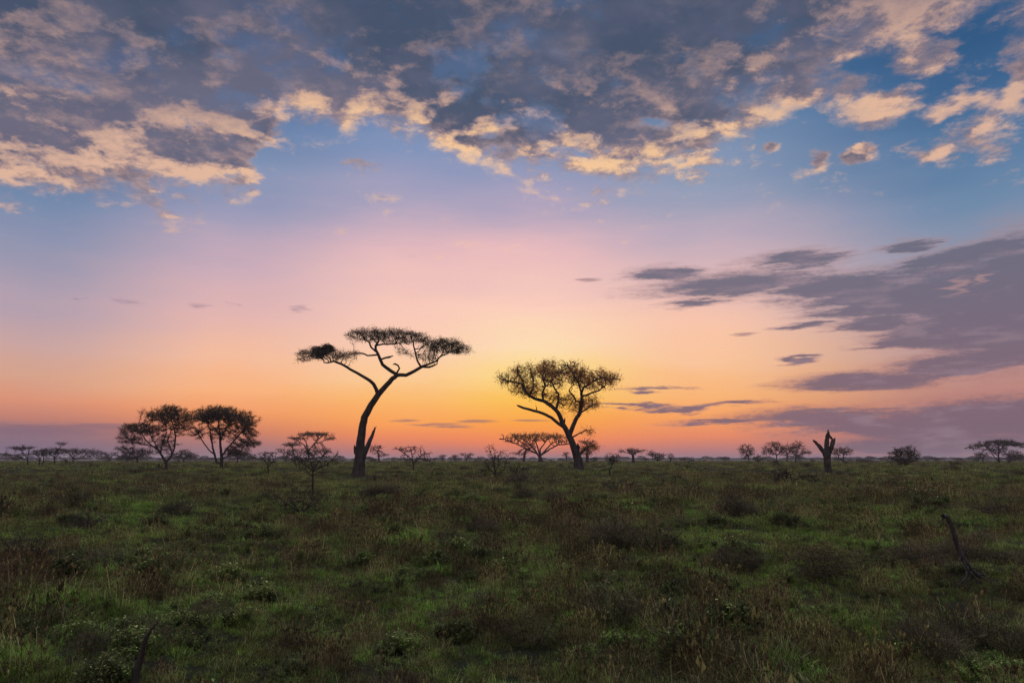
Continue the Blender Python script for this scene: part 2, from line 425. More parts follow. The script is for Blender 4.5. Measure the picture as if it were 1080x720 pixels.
def scatter(r0, r1, n, mode, s0, s1, ang=46):
    u = R.uniform(0, 1, n); r = np.sqrt(r0*r0+u*(r1*r1-r0*r0)); t = np.radians(R.uniform(-ang, ang, n))
    x = r*np.sin(t); y = r*np.cos(t)
    big = vnoise(x, y, .16, 1)*.55+vnoise(x, y, .5, 2)*.45
    hb = vnoise(x, y, .7, 5)*.5+vnoise(x, y, 1.9, 6)*.5
    thin = vnoise(x, y, .7, 8)*.5+vnoise(x, y, 1.9, 9)*.5
    q = R.uniform(0, 1, n)
    if mode == 'near':
        idx = np.where(q < .55+1.4*(big-.5), R.integers(0, 4, n), np.where(q < .82+.9*(big-.5), R.integers(4, 7, n), R.integers(7, 10, n)))
        idx = np.where((hb > .66) & (R.uniform(0, 1, n) < .6), R.integers(10, 13, n), idx)
        idx = np.where((hb < .24) & (R.uniform(0, 1, n) < .4), R.integers(13, 15, n), idx)
        keep = thin > .20
    else:
        idx = np.where(q < .5+1.1*(big-.5), R.integers(15, 18, n), R.integers(18, 21, n))
        idx = np.where((hb > .66) & (R.uniform(0, 1, n) < .25), R.integers(21, 23, n), idx)
        keep = thin > .3
    # tussocks: growth gathers round centres, each tussock mostly of one kind
    cell = .62 if r1 < 17 else (1.0 if r1 < 35 else (1.5 if r1 < 80 else 2.6))
    bx_ = np.floor(x/cell).astype(int); by_ = np.floor(y/cell).astype(int); bd = np.full(n, 9.); bh = np.zeros(n)
    for ox in (-1, 0, 1):
        for oy in (-1, 0, 1):
            hx = (bx_+ox)*73856093 ^ (by_+oy)*19349663; u1 = ((hx*2654435761) % 10007)/10007.; u2 = ((hx*40503+977) % 9973)/9973.; u3 = ((hx*69069+5) % 9901)/9901.
            d_ = np.hypot(x-(bx_+ox+.15+.7*u1)*cell, y-(by_+oy+.15+.7*u2)*cell)/cell
            m_ = d_ < bd; bd = np.where(m_, d_, bd); bh = np.where(m_, u3, bh)
    sw = R.uniform(0, 1, n) < .7
    if mode == 'near':
        kind = np.where(bh < .34+1.1*(big-.5), 0, np.where(bh < .62+.9*(big-.5), 4, np.where(bh < .82, 7, np.where(bh < .965, 10, 13)))); nk = np.where((kind == 0), 4, np.where(kind == 13, 2, 3))
        idx = np.where(sw, kind+(R.uniform(0, 1, n)*nk).astype(int), idx)
    tus = (1.28-.85*np.clip(bd/.75, 0, 1))*(.72+.62*((bh*7.13) % 1))
    keep = keep & (R.uniform(0, 1, n) < 1.3-.55*bd)
    inz = np.zeros(n, bool)
    for cx0, cy0, cr in CLEAR:
        inz |= np.hypot(x-cx0, y-cy0) < cr
    tus = np.where(inz, tus*.55, tus)
    tus = tus**1.45
    h = tus*.64*((.55+.9*vnoise(x, y, .35, 12)))
    s = R.uniform(s0, s1, n)*h
    for L, v in ((PX, x), (PY, y), (PI_, idx), (PS, s)): L.append(v[keep])
scatter(5, 16, 34000, 'near', .6, 1.25)
scatter(16, 34, 64000, 'near', .75, 1.25)
_k = len(PX)
def carpet(r0, r1, n, s0, s1):
    u = R.uniform(0, 1, n); r = np.sqrt(r0*r0+u*(r1*r1-r0*r0)); t = np.radians(R.uniform(-46, 46, n)); x = r*np.sin(t); y = r*np.cos(t)
    PX.append(x); PY.append(y); PI_.append(R.integers(0, 6, n)); PS.append(R.uniform(s0, s1, n))
carpet(5, 18, 9000, .3, .6); carpet(18, 45, 18000, .45, .8)
scatter(3, 6, 2500, 'near', .7, 1.1, 60)
scatter(28, 70, 30000, 'far', .55, .95)
scatter(28, 60, 30000, 'near', .7, 1.3)
scatter(70, 150, 34000, 'far', .6, 1.0)
scatter(150, 420, 40000, 'far', .8, 1.3)
x = np.concatenate(PX); y = np.concatenate(PY); idx = np.concatenate(PI_); s = np.concatenate(PS); n = len(x)
z = tz(x, y)-.01
me = bpy.data.meshes.new('grass'); me.vertices.add(n)
me.vertices.foreach_set('co', np.column_stack([x, y, z]).astype(np.float32).ravel())
for nm, ty, arr in (('idx', 'INT', idx.astype(np.int32)), ('scl', 'FLOAT', s.astype(np.float32)), ('rot', 'FLOAT', R.uniform(0, 2*pi, n).astype(np.float32))):
    at = me.attributes.new(nm, ty, 'POINT'); at.data.foreach_set('value', arr)
me.update()
go = bpy.data.objects.new('grass', me); col.objects.link(go)
tag(go, 'knee-high green and brown savanna grass and weeds covering the plain', 'grass', kind='stuff')
gn = bpy.data.node_groups.new('spread_grass', 'GeometryNodeTree'); G.tree = gn
gn.interface.new_socket('Geometry', in_out='INPUT', socket_type='NodeSocketGeometry')
gn.interface.new_socket('Geometry', in_out='OUTPUT', socket_type='NodeSocketGeometry')
gi = new('NodeGroupInput'); go_ = new('NodeGroupOutput')
def attr(nm, ty):
    a_ = new('GeometryNodeInputNamedAttribute'); a_.data_type = ty; a_.inputs['Name'].default_value = nm
    return [o for o in a_.outputs if o.enabled and o.name == 'Attribute'][0]
ci = new('GeometryNodeCollectionInfo'); ci.inputs['Collection'].default_value = lib
ci.inputs['Separate Children'].default_value = True; ci.inputs['Reset Children'].default_value = True
ip = new('GeometryNodeInstanceOnPoints'); link(gi.outputs[0], ip.inputs['Points']); link(ci.outputs[0], ip.inputs['Instance'])
ip.inputs['Pick Instance'].default_value = True; link(attr('idx', 'INT'), ip.inputs['Instance Index'])
cx_ = new('ShaderNodeCombineXYZ'); link(attr('rot', 'FLOAT'), cx_.inputs[2]); link(cx_.outputs[0], ip.inputs['Rotation'])
link(attr('scl', 'FLOAT'), ip.inputs['Scale']); link(ip.outputs[0], go_.inputs[0])
md = go.modifiers.new('spread_grass', 'NODES'); md.node_group = gn
# ---------- wood and leaf materials
def bark(name, c0, c1, sc=6):
    m, b_ = material(name, .95, .1)
    tcn = new('ShaderNodeTexCoord'); mp = new('ShaderNodeMapping'); link(tcn.outputs['Object'], mp.inputs[0]); mp.inputs['Scale'].default_value = (1, 1, .22)
    nf = noise(mp.outputs[0], sc, 6, .65, .6)
    link(mixc(sstep(nf, .35, .65), c0, c1), b_.inputs['Base Color'])
    bp = new('ShaderNodeBump'); link(nf.s, bp.inputs['Height']); bp.inputs['Strength'].default_value = .9; bp.inputs['Distance'].default_value = .05
    link(bp.outputs[0], b_.inputs['Normal'])
    return m
m_bark = bark('acacia_bark', (.030, .024, .019), (.075, .058, .045))
m_twig = bark('twig_bark', (.034, .026, .021), (.062, .046, .035), 12)
m_grey = bark('weathered_wood', (.040, .034, .030), (.085, .074, .066), 9)
def leafm(name, c, tr=.45):
    m, b_ = material(name, .7, .2); r = noise(wpos(), 1.4, 2)
    cl = mixc(sstep(r, .35, .65), tuple(v*.75 for v in c), tuple(v*1.3 for v in c))
    link(cl, b_.inputs['Base Color']); t = new('ShaderNodeBsdfTranslucent'); link(cl, t.inputs[0])
    mx = new('ShaderNodeMixShader'); mx.inputs[0].default_value = tr
    link(b_.outputs[0], mx.inputs[1]); link(t.outputs[0], mx.inputs[2]); link(mx.outputs[0], m.node_tree.nodes['Material Output'].inputs[0])
    return m
m_leaf = leafm('acacia_leaf', (.052, .046, .024), .4)
m_leaf_dry = leafm('sparse_leaf', (.40, .17, .045), .75)
m_leaf_grey = leafm('thorn_leaf', (.060, .050, .038), .4)
m_nest = bark('nest_twigs', (.030, .024, .018), (.060, .048, .034), 20)

class Skel:
    def __init__(s, base=(0, 0, 0)):
        s.p = [np.array(base, float)]; s.par = [-1]; s.rm = [0.0]; s.tr = [True]; s.grow_ok = [False]; s.lim = [0]
    def near(s, q):
        A = np.array(s.p); return int(np.argmin(((A-q)**2).sum(1)))
    def path(s, pts, rad, step, ok=True, start=None, R=None, gn=0, lim=0):
        """follow a limb; pts 3-D, rad in metres"""
        pts = [np.array(p, float) for p in pts]; cur = s.near(pts[0]) if start is None else start
        prev = s.p[cur]; pr = rad[0]
        for q, r in zip(pts[1:] if np.linalg.norm(pts[0]-prev) < step*1.5 else pts, rad[1:] if np.linalg.norm(pts[0]-prev) < step*1.5 else rad):
            L = np.linalg.norm(q-prev); n = max(1, int(round(L/step)))
            for k in range(1, n+1):
                t = k/n; v = prev+(q-prev)*t
                if R is not None and gn: v = v+R.normal(0, gn, 3)
                s.p.append(v); s.par.append(cur); s.rm.append(pr+(r-pr)*t); s.tr.append(True); s.grow_ok.append(ok); s.lim.append(lim); cur = len(s.p)-1
            prev = q; pr = r
        return cur
    def colonize(s, A, step, infl, kill, iters, R, jit=.12, up=0.0, maxn=9000):
        A = np.array(A); ok = [i for i, g_ in enumerate(s.grow_ok) if g_]
        nearest = np.full(len(A), -1); nd = np.full(len(A), 1e9)
        def upd(ids):
            if not len(ids): return
            Pn = np.array([s.p[i] for i in ids])
            for c in range(0, len(Pn), 400):
                d = ((A[:, None, :]-Pn[None, c:c+400])**2).sum(2); j = d.argmin(1); dm = d[np.arange(len(A)), j]
                better = dm < nd; nd[better] = dm[better]; nearest[better] = np.array(ids)[c:c+400][j[better]]
        upd(ok); alive = np.ones(len(A), bool); seen = set()
        for it in range(iters):
            dist = np.sqrt(nd); alive &= dist > kill
            m = alive & (dist < (infl if it > 4 else infl*3))
            if not m.any(): break
            ids = []; 
            for nid in np.unique(nearest[m]):
                sel = A[m & (nearest == nid)]; d = sel-s.p[nid]; d /= np.linalg.norm(d, axis=1)[:, None]+1e-9
                v = d.mean(0); v[2] += up; v += R.normal(0, jit, 3); v /= np.linalg.norm(v)+1e-9
                q = s.p[nid]+v*step*R.uniform(.8, 1.15); key = tuple(np.round(q/(step*.35)).astype(int))
                if key in seen: continue
                seen.add(key)
                s.p.append(q); s.par.append(int(nid)); s.rm.append(0); s.tr.append(False); s.grow_ok.append(True); s.lim.append(s.lim[nid]); ids.append(len(s.p)-1)
            if not ids or len(s.p) > maxn: break
            upd(ids)
    def finish(s, tip=.010, n=2.3):
        N = len(s.p); s.kids = [[] for _ in range(N)]
        for i in range(1, N): s.kids[s.par[i]].append(i)
        acc = np.zeros(N)
        s.r = np.zeros(N)
        for i in range(N-1, -1, -1):
            b = acc[i] if s.kids[i] else tip**n
            s.r[i] = max(b**(1/n), s.rm[i]) if not s.tr[i] or s.rm[i] == 0 else s.rm[i]
            bb = max(b, 0)
            if i: acc[s.par[i]] += bb
        for i in range(1, N):
            if not s.tr[i]: s.r[i] = min(s.r[i], s.r[s.par[i]]*.92)
        if s.kids[0]: s.r[0] = max(s.r[k] for k in s.kids[0])*1.05
        return s
    def tubes(s, pred, sides_of):
        """chains whose starting node satisfies pred(i); returns V, F"""
        V = []; Fc = []; P_ = s.p; stack = [(0, -1)]
        def ring(c, d, r, n, ref):
            d = d/(np.linalg.norm(d)+1e-9); u = np.cross(d, ref); 
            if np.linalg.norm(u) < .05: u = np.cross(d, np.array([1., .3, 0]))
            u /= np.linalg.norm(u); v = np.cross(d, u); i0 = len(V)
            for k in range(n):
                a_ = 2*pi*k/n; V.append(c+(u*cos(a_)+v*sin(a_))*r)
            return i0
        starts = [(0, None)]
        while starts:
            i, pa = starts.pop(); chain = ([pa] if pa is not None else [])+[i]; c = i
            while s.kids[c]:
                ks = sorted(s.kids[c], key=lambda k: -s.r[k]); 
                for k in ks[1:]: starts.append((k, c))
                c = ks[0]; chain.append(c)
            if len(chain) < 2: continue
            # split the chain where pred changes
            ref = np.array([.13, .97, .2]); n = None; last = None
            for q in range(len(chain)):
                node = chain[q]; test = chain[max(q, 1)] 
                if not pred(test): last = None; continue
                rr_ = s.r[node] if not (q == 0 and pa is not None) else s.r[chain[1]]
                d = P_[chain[min(q+1, len(chain)-1)]]-P_[chain[max(q-1, 0)]]
                if last is None:
                    n = sides_of(max(rr_, s.r[test]))
                    if q > 0 and not pred(chain[q-1]) or (q > 0 and last is None and q > 1):
                        pn = chain[q-1]; last = ring(P_[pn], P_[node]-P_[pn], s.r[node], n, ref)
                cur = ring(P_[node], d, rr_ if q < len(chain)-1 else rr_*.45, n, ref)
                if last is not None:
                    for k in range(n): Fc.append((last+k, last+(k+1) % n, cur+(k+1) % n, cur+k))
                last = cur
            if last is not None:
                Fc.append(tuple(last+k for k in range(n)))
        return V, Fc

def leaves(s, R, per, size, spread, pred, upbias=.4, width=.22, flat=1., curl=0):
    """feathery leaf sprays round the thin wood: long slim faces"""
    idx = [i for i in range(1, len(s.p)) if pred(i)]
    V = []; Fc = []
    for i in idx:
        k = R.poisson(per); c0 = s.p[i]; d0 = s.p[i]-s.p[s.par[i]]; d0 /= np.linalg.norm(d0)+1e-9
        for _ in range(k):
            c = c0+R.normal(0, spread, 3)*(1, 1, flat); d = R.normal(0, 1, 3)+d0*.8; d[2] += upbias; d /= np.linalg.norm(d)
            L = size*R.uniform(.5, 1.4); w = np.cross(d, R.normal(0, 1, 3)); w /= np.linalg.norm(w)+1e-9; w *= L*width
            i0 = len(V); V += [c-d*L*.5, c+w*.5, c+d*L*.5, c-w*.5]; Fc.append((i0, i0+1, i0+2, i0+3))
    return V, Fc
def ellip(R, n, c, r, top=0, soft=False):
    """random points in an ellipsoid; top>0 pushes them to its upper shell"""
    v = R.normal(0, 1, (n, 3)); v /= np.linalg.norm(v, axis=1)[:, None]; u = R.uniform(0, 1, n)**(1/3)
    if top: u = 1-(1-u)*(1-top); v[:, 2] = np.abs(v[:, 2])*R.choice([1, 1, 1, -.5], n)
    u = u*(1+.22*R.normal(0, 1, n)) if soft else u
    return np.array(c)+v*u[:, None]*np.array(r)

def build_tree(name, s, loc, wood, leafgeo, leafmat, split, label=None, cat='tree', group=None, sides=(9, 5, 3), wood2=None):
    """empty > trunk, crown (thin twigs with their leaves)"""
    root = empty(name, loc); tag(root, label, cat, group)
    so_ = lambda r: sides[0] if r > split else (sides[1] if r > split*.3 else sides[2])
    V, Fc = s.tubes(lambda i: s.r[i] >= split, so_)
    if Fc: mesh_obj('trunk', V, Fc, wood, root, True)
    V, Fc = s.tubes(lambda i: s.r[i] < split, so_); nw = len(Fc)
    if leafgeo and leafgeo[1]:
        o_ = len(V); V = list(V)+list(leafgeo[0]); Fc = list(Fc)+[tuple(a+o_ for a in f) for f in leafgeo[1]]
    c_ = mesh_obj('crown', V, Fc, wood2 or m_twig, root); c_.data.materials.append(leafmat)
    c_.data.polygons.foreach_set('material_index', [0]*nw+[1]*(len(Fc)-nw))
    return root
def copy_thing(o, loc, sc, rz, label, group=None, cat=None):
    r = o.copy(); col.objects.link(r); r.location = loc; r.scale = sc if hasattr(sc, '__len__') else (sc,)*3; r.rotation_euler = (0, 0, rz); r['label'] = label
    if group: r['group'] = group
    if cat: r['category'] = cat
    for ch in o.children:
        c = ch.copy(); col.objects.link(c); c.parent = r
    return r
# ---------- the leaning umbrella acacia
def tracer(ox, oy, f, D, base):
    """(x, y) read on an enlargement of the photograph -> metres from the tree's foot"""
    k = D/FPX/f
    def T(x, y, dpt=0.0):
        q = P(ox+x/f, oy+y/f, D); return np.array([q[0]-base[0], dpt, q[2]-base[2]])
    return T, k
D1 = 58.0
bx, _, _ = P(377.5, 501, D1); base1 = (bx, D1, tzf(bx, D1)-.1)
T, k = tracer(300, 330, 4, D1, base1)
R1 = np.random.default_rng(11)
def limb(s, pts, d0, d1, ok=False, step=.30, gn=.012, **kw):
    n = len(pts); P3 = [T(x, y, d0+(d1-d0)*i/(n-1)) for i, (x, y, r) in enumerate(pts)]
    return s.path(P3, [r*k for _, _, r in pts], step, ok, R=R1, gn=gn, **kw)
s = Skel((0, 0, 0)); s.p[0] = T(312, 690)
s.path([T(312, 690), T(314, 660), T(318, 610), T(322, 545), T(328, 485), T(338, 440), T(364, 390), T(395, 345), T(422, 313), T(455, 278), T(474, 262)],
       [v*k for v in (31, 26, 22, 18, 16, 15, 13.5, 12.5, 11, 10, 9)], .30, False, R=R1, gn=.012)
limb(s, [(395, 345, 8), (388, 322, 8), (377, 300, 7.5), (360, 285, 7), (322, 262, 6), (280, 238, 5.5), (240, 215, 5), (212, 205, 4.5), (188, 212, 3)], 0, -.3, True)
limb(s, [(474, 262, 8), (512, 262, 7.5), (545, 245, 7), (575, 226, 6.5), (600, 215, 4.5), (640, 200, 3.5)], 0, .4, True)
limb(s, [(575, 226, 5), (562, 205, 4), (555, 172, 3.5), (548, 140, 3)], .3, -.6, True)
limb(s, [(575, 226, 4), (608, 224, 4.5), (640, 209, 2.5)], .3, .9, True)
limb(s, [(470, 262, 7.5), (440, 238, 7.5), (415, 218, 7), (405, 197, 6.5), (398, 178, 6), (388, 158, 5.5), (389, 140, 5), (402, 122, 4)], 0, -.5, True)
limb(s, [(390, 165, 4.5), (366, 145, 4), (355, 122, 3.2), (330, 100, 2.6)], -.4, .6, True)
limb(s, [(392, 187, 4), (356, 184, 3.4), (335, 175, 3), (312, 178, 2.5)], -.3, -1.1, True)
limb(s, [(410, 196, 4), (430, 192, 4), (446, 190, 4.5), (462, 183, 4)], -.3, -.6)
limb(s, [(466, 262, 4.5), (478, 247, 4), (486, 234, 3.8), (480, 222, 3.8), (468, 216, 3.8), (460, 219, 3.5)], 0, -.35)
limb(s, [(389, 140, 4), (420, 132, 3.5), (460, 128, 3), (490, 118, 2.6)], -.5, .8, True)
limb(s, [(308, 610, 8), (300, 590, 7), (298, 568, 5), (296, 556, 2)], 0, -.2)
def pad(n, cx, cy, rx, ry, dp=0, rd=.85, top=.2):
    c = T(cx, cy, dp); return ellip(R1, n, c, (rx*k, rx*k*rd, ry*k), top)
A = np.concatenate([
  pad(300, 165, 182, 118, 34, -.3), pad(120, 255, 186, 60, 18, -.3), pad(60, 85, 200, 40, 16, 0),
  pad(330, 350, 98, 100, 32, 0), pad(380, 450, 100, 130, 36, .2), pad(200, 540, 110, 80, 32, .2), pad(60, 500, 165, 30, 22, .6), pad(70, 310, 180, 34, 10, -1.1),
  pad(450, 670, 145, 105, 42, .3), pad(160, 740, 160, 50, 24, 0), pad(120, 600, 185, 50, 22, .4)])
s.colonize(A, .22, 2.6, .20, 90, R1, .28, .0, 6000)
s.finish(.014, 2.3)
foc = lambda i: (not s.tr[i]) and s.r[i] < .030
lv = leaves(s, R1, 5.0, .50, .16, foc, .35, .045, .6)
nb = len(s.p)
# denser, darker foliage towards the right pad's top and middle
zt_ = np.array(s.p); 
cR = T(680, 132, 0); cM = T(480, 95, 0)
def near_(i, c, rx, rz): return (not s.tr[i]) and abs(s.p[i][0]-c[0]) < rx*k and abs(s.p[i][2]-c[2]) < rz*k
lv2 = leaves(s, R1, 3.6, .34, .12, lambda i: near_(i, cR, 75, 24), .1, .09, .6)
lv3 = leaves(s, R1, 1.6, .36, .12, lambda i: near_(i, cM, 110, 30), .1, .07, .6)
sh = leaves(s, R1, .9, .75, .12, lambda i: (not s.tr[i]) and not s.kids[i], .45, .03, .5)
lv3 = (lv3[0]+sh[0], lv3[1]+[tuple(a+len(lv3[0]) for a in f_) for f_ in sh[1]])
Vv = lv[0]+lv2[0]+lv3[0]; o1 = len(lv[0]); o2 = o1+len(lv2[0])
Ff = lv[1]+[tuple(a+o1 for a in f) for f in lv2[1]]+[tuple(a+o2 for a in f) for f in lv3[1]]
t1 = build_tree('umbrella_acacia', s, base1, m_bark, (Vv, Ff), m_leaf, .034,
   'tallest tree, leaning umbrella acacia with forked bare trunk and three thin flat pads of foliage', sides=(12, 6, 4))
# the broken spur at its foot
sp = Skel(); sp.p[0] = T(322, 640, -.1)
sp.path([T(322, 640, -.1), T(334, 600, -.2), T(350, 572, -.3), T(366, 535, -.35), T(380, 500, -.35), T(391, 478, -.35)], [v*k for v in (15, 13, 10.5, 8.5, 5.5, 1.2)], .25, False, R=R1, gn=.01)
sp.path([T(380, 500, -.35), T(384, 478, -.3)], [2.5*k, 1*k], .2, False); sp.finish(.01)
V, Fc = sp.tubes(lambda i: True, lambda r: 9); o_ = mesh_obj('broken_limb', V, Fc, m_grey, t1, True); o_['label'] = 'dead split spur rising beside the trunk'
# bark flare and shredded plates at the foot
# nests in the left pad
def nest(cx, cy, r, label):
    c = T(cx, cy, -.3); loc = (c[0]+base1[0], c[1]+base1[1], c[2]+base1[2])
    V = []; Fc = []
    for _ in range(850):
        v = R1.normal(0, 1, 3); v /= np.linalg.norm(v); u = R1.uniform(.1, 1.25)**.5*r*k*(1+.18*sin(3*v[0]+5*v[2])); c_ = v*u*(1.1, 1, .8)
        d = np.cross(v, R1.normal(0, 1, 3))+R1.normal(0, .35, 3); d /= np.linalg.norm(d); L = R1.uniform(.10, .32); w = np.cross(d, R1.normal(0, 1, 3)); w /= np.linalg.norm(w); w *= .014
        i0 = len(V); V += [c_-d*L-w, c_-d*L+w, c_+d*L+w*.4, c_+d*L-w*.4]; Fc.append((i0, i0+1, i0+2, i0+3))
    o = mesh_obj('bird_nest', V, Fc, m_nest); o.location = loc; tag(o, label, 'nest', 'twig nests in the leaning acacia')
nest(150, 166, 30, 'larger dark twig nest, left of two in the leaning acacia')
nest(188, 152, 22, 'smaller dark twig nest, right of two in the leaning acacia')

# ---------- the broad gnarled acacia right of the middle
D2 = 75.0
bx, _, _ = P(610, 493.5, D2); base2 = (bx, D2, tzf(bx, D2)-.1)
T, k = tracer(500, 360, 4.8, D2, base2); R1 = np.random.default_rng(23)
s = Skel(); s.p[0] = T(531, 650)
s.path([T(531, 650), T(531, 635), T(527, 600), T(518, 570), T(509, 545), T(497, 512), T(482, 478)], [v*k for v in (30, 26, 22, 20, 18, 16, 15)], .28, False, R=R1, gn=.015)
limb(s, [(482, 478, 14), (466, 448, 13), (446, 412, 12), (434, 376, 11), (415, 347, 10), (386, 323, 10), (350, 301, 9), (310, 291, 7.5), (277, 275, 7), (257, 247, 6.5), (240, 217, 5.5), (202, 208, 4.5), (162, 201, 4), (130, 190, 3)], 0, -.6, True)
limb(s, [(482, 472, 12), (499, 432, 11), (515, 395, 10), (536, 362, 10), (545, 322, 10), (548, 292, 8), (545, 262, 7), (556, 232, 6), (600, 202, 4.5), (650, 182, 3.5), (705, 187, 2.5)], 0, .7, True)
limb(s, [(460, 436, 8.5), (425, 416, 8), (390, 386, 7.5), (350, 366, 7), (300, 353, 6.5), (250, 340, 6), (215, 328, 5)], 0, -1.4, False)
limb(s, [(310, 352, 3), (316, 338, 2.5), (308, 326, 1.5)], -.9, -1.1, False)
limb(s, [(452, 420, 5), (457, 402, 4.5), (459, 384, 3.5)], 0, -.3, False)
limb(s, [(545, 300, 6), (520, 300, 5), (508, 272, 5), (490, 252, 4)], .4, 1.2, True)
limb(s, [(415, 347, 7), (428, 300, 6), (430, 262, 5), (410, 235, 4.5), (396, 190, 3.5), (420, 150, 3)], 0, 1.5, True)
limb(s, [(350, 301, 6), (345, 262, 5.5), (362, 225, 5), (345, 180, 4), (368, 120, 3), (356, 92, 2)], -.2, .9, True)
limb(s, [(257, 247, 5), (246, 205, 4.5), (222, 168, 4), (216, 132, 2.5)], -.4, -1.5, True)
limb(s, [(277, 275, 5), (300, 240, 4.5), (300, 190, 4), (285, 130, 2.5)], -.4, 1.2, True)
limb(s, [(548, 280, 6), (590, 262, 4.5), (630, 250, 3.5), (660, 225, 2.5)], .6, -1.2, True)
limb(s, [(545, 262, 5), (530, 215, 4.5), (500, 170, 4), (470, 130, 3)], .5, -1.2, True)
limb(s, [(532, 366, 5), (565, 345, 3.5), (590, 330, 2.5)], .3, -.6, True)
limb(s, [(535, 560, 10), (528, 535, 8), (522, 515, 5)], 0, -.4, False)
limb(s, [(540, 580, 9), (560, 548, 6), (585, 530, 4), (610, 520, 3)], 0, .8, True)
limb(s, [(500, 490, 5), (528, 468, 3.2), (560, 452, 2.6), (600, 446, 2)], .1, .6, True)
A = np.concatenate([
  pad(520, 300, 205, 180, 88, 0, .7), pad(520, 440, 180, 165, 95, .2, .8), pad(420, 600, 205, 130, 72, .2, .7), pad(160, 690, 190, 55, 36, .2), pad(60, 150, 180, 40, 26, -.5),
  pad(160, 255, 262, 75, 36, -.3), pad(150, 480, 325, 55, 60, .4), pad(150, 580, 320, 60, 42, .3), pad(90, 390, 290, 60, 40, 0),
  pad(60, 570, 462, 50, 16, .4, .6), pad(60, 580, 545, 55, 28, .6, .7)])
s.colonize(A, .22, 2.8, .22, 90, R1, .46, 0, 9000)
s.finish(.023, 2.15)
clump_ = lambda q: sin(q[0]*1.9+2*sin(q[2]*1.3))+sin(q[1]*2.1+1.7)+sin(q[2]*2.6+.5*q[0]) > -.35
lv = leaves(s, R1, 8.5, .34, .26, lambda i: (not s.tr[i]) and s.r[i] < .034 and clump_(s.p[i]), .1, .13)
sh = leaves(s, R1, .7, .8, .12, lambda i: (not s.tr[i]) and not s.kids[i], .3, .03, .7)
lv = (lv[0]+sh[0], lv[1]+[tuple(a+len(lv[0]) for a in f_) for f_ in sh[1]])
t2 = build_tree('gnarled_acacia', s, base2, m_bark, lv, m_leaf_dry, .040,
   'broad acacia with thick dark trunk, twisting bare limbs and thin orange-brown fuzz of leaves', sides=(12, 6, 4))
# twig haze of shorter shoots
# ---------- every other tree, from its own outline
SEED = [100]
LEAFK = 1.7
def spec_tree(name, ox, oy, f, foot, stems, pads, label, leafd=2.5, lsize=1.5, lw=.2, D=None, tip=.35, step=1.5, mat=None, group=None, cat='tree', wood=None, depth=.8, split=.9, jit=.3, attr_n=1.0, flat=.7, up=0., thin=.75, nexp=2.3, wood2=None, fan=.6, kill=.9, sides=(8, 5, 3)):
    """foot, stems and pads read on an enlargement (origin ox, oy, factor f); stems: (list of (x, y, r)); pads: (n, cx, cy, rx, ry)"""
    SEED[0] += 1; R_ = np.random.default_rng(SEED[0])
    FX, FY = ox+foot[0]/f, oy+foot[1]/f
    D = D or dist_for(FX, FY)
    q = P(FX, FY, D); base = (q[0], D, tzf(q[0], D)-.06); k = D/FPX/f; px = D/FPX
    zoff = q[2]-base[2]
    def T(x, y, dp=0.): 
        w = P(ox+x/f, oy+y/f, D); return np.array([w[0]-base[0], dp, w[2]-base[2]])
    s = Skel(); s.p[0] = np.array([0, 0, -.05])
    for j, st_ in enumerate(stems):
        n = len(st_); wd = abs(st_[-1][0]-st_[0][0])*k
        dd = 0 if j == 0 else R_.uniform(-1, 1)*max(wd, 8*k)*fan
        pts = [T(x, y, dd*i/(n-1)) for i, (x, y, r) in enumerate(st_)]
        if j == 0: pts[0] = s.p[0]
        s.path(pts, [r*k for _, _, r in st_], step*px*1.3, j > 0 or n < 3 or len(stems) == 1, R=R_, gn=px*.10)
        s.grow_ok[-1] = True
    A = np.concatenate([ellip(R_, int(n*attr_n), T(cx, cy, R_.normal(0, .1)*rx*k), (rx*k, rx*k*depth, ry*k), 0, True) for n, cx, cy, rx, ry in pads])
    A = A[A[:, 2] > .1]
    s.colonize(A, step*px, 14*px*(f/f)*2.2, step*px*kill, 70, R_, jit, up, 4500)
    s.finish(tip*px*.5, nexp)
    lv = leaves(s, R_, leafd*LEAFK, lsize*px*1.35, thin*px*1.35, lambda i: (not s.tr[i]) and s.r[i] < tip*px*1.6, .25, lw*.62, flat)
    sh = leaves(s, R_, .5, 5.5*px, 1.2*px, lambda i: (not s.tr[i]) and not s.kids[i], .5, .035, flat)
    o0 = len(lv[0]); lv = (lv[0]+sh[0], lv[1]+[tuple(a+o0 for a in f_) for f_ in sh[1]])
    return build_tree(name, s, base, wood or m_bark, lv, mat or m_leaf, split*px, label, cat, group, sides=sides, wood2=wood2)

O = (120, 420, 6.353)
spec_tree('acacia_tree', *O, (352, 476), [
  [(352, 476, 12), (351, 450, 10), (350, 428, 9), (322, 382, 7), (300, 345, 6), (252, 315, 5), (215, 280, 4), (185, 230, 3)],
  [(350, 428, 7), (384, 388, 6), (405, 330, 5.5), (412, 250, 5), (398, 190, 4), (380, 130, 3)],
  [(310, 358, 5), (325, 300, 4), (350, 235, 3.5), (345, 170, 3)], [(384, 388, 4), (390, 340, 4), (370, 290, 3), (400, 210, 3), (460, 170, 2.5)],
  [(252, 315, 3.5), (200, 310, 3), (140, 290, 2)], [(300, 345, 3.5), (260, 260, 3), (250, 190, 2.5), (200, 170, 2)]],
  [(420, 370, 112, 140, 58), (150, 450, 190, 75, 55), (330, 180, 205, 150, 44), (80, 95, 190, 60, 26), (110, 300, 120, 70, 40), (90, 520, 130, 50, 40), (110, 120, 275, 100, 40), (50, 400, 75, 60, 18), (120, 330, 300, 90, 70), (50, 380, 60, 60, 16), (60, 60, 215, 40, 30)],
  'dark acacia on the left with open branches and a ragged crown, lower on its left', leafd=5.2, lsize=1.25, attr_n=1.8, step=1.25)
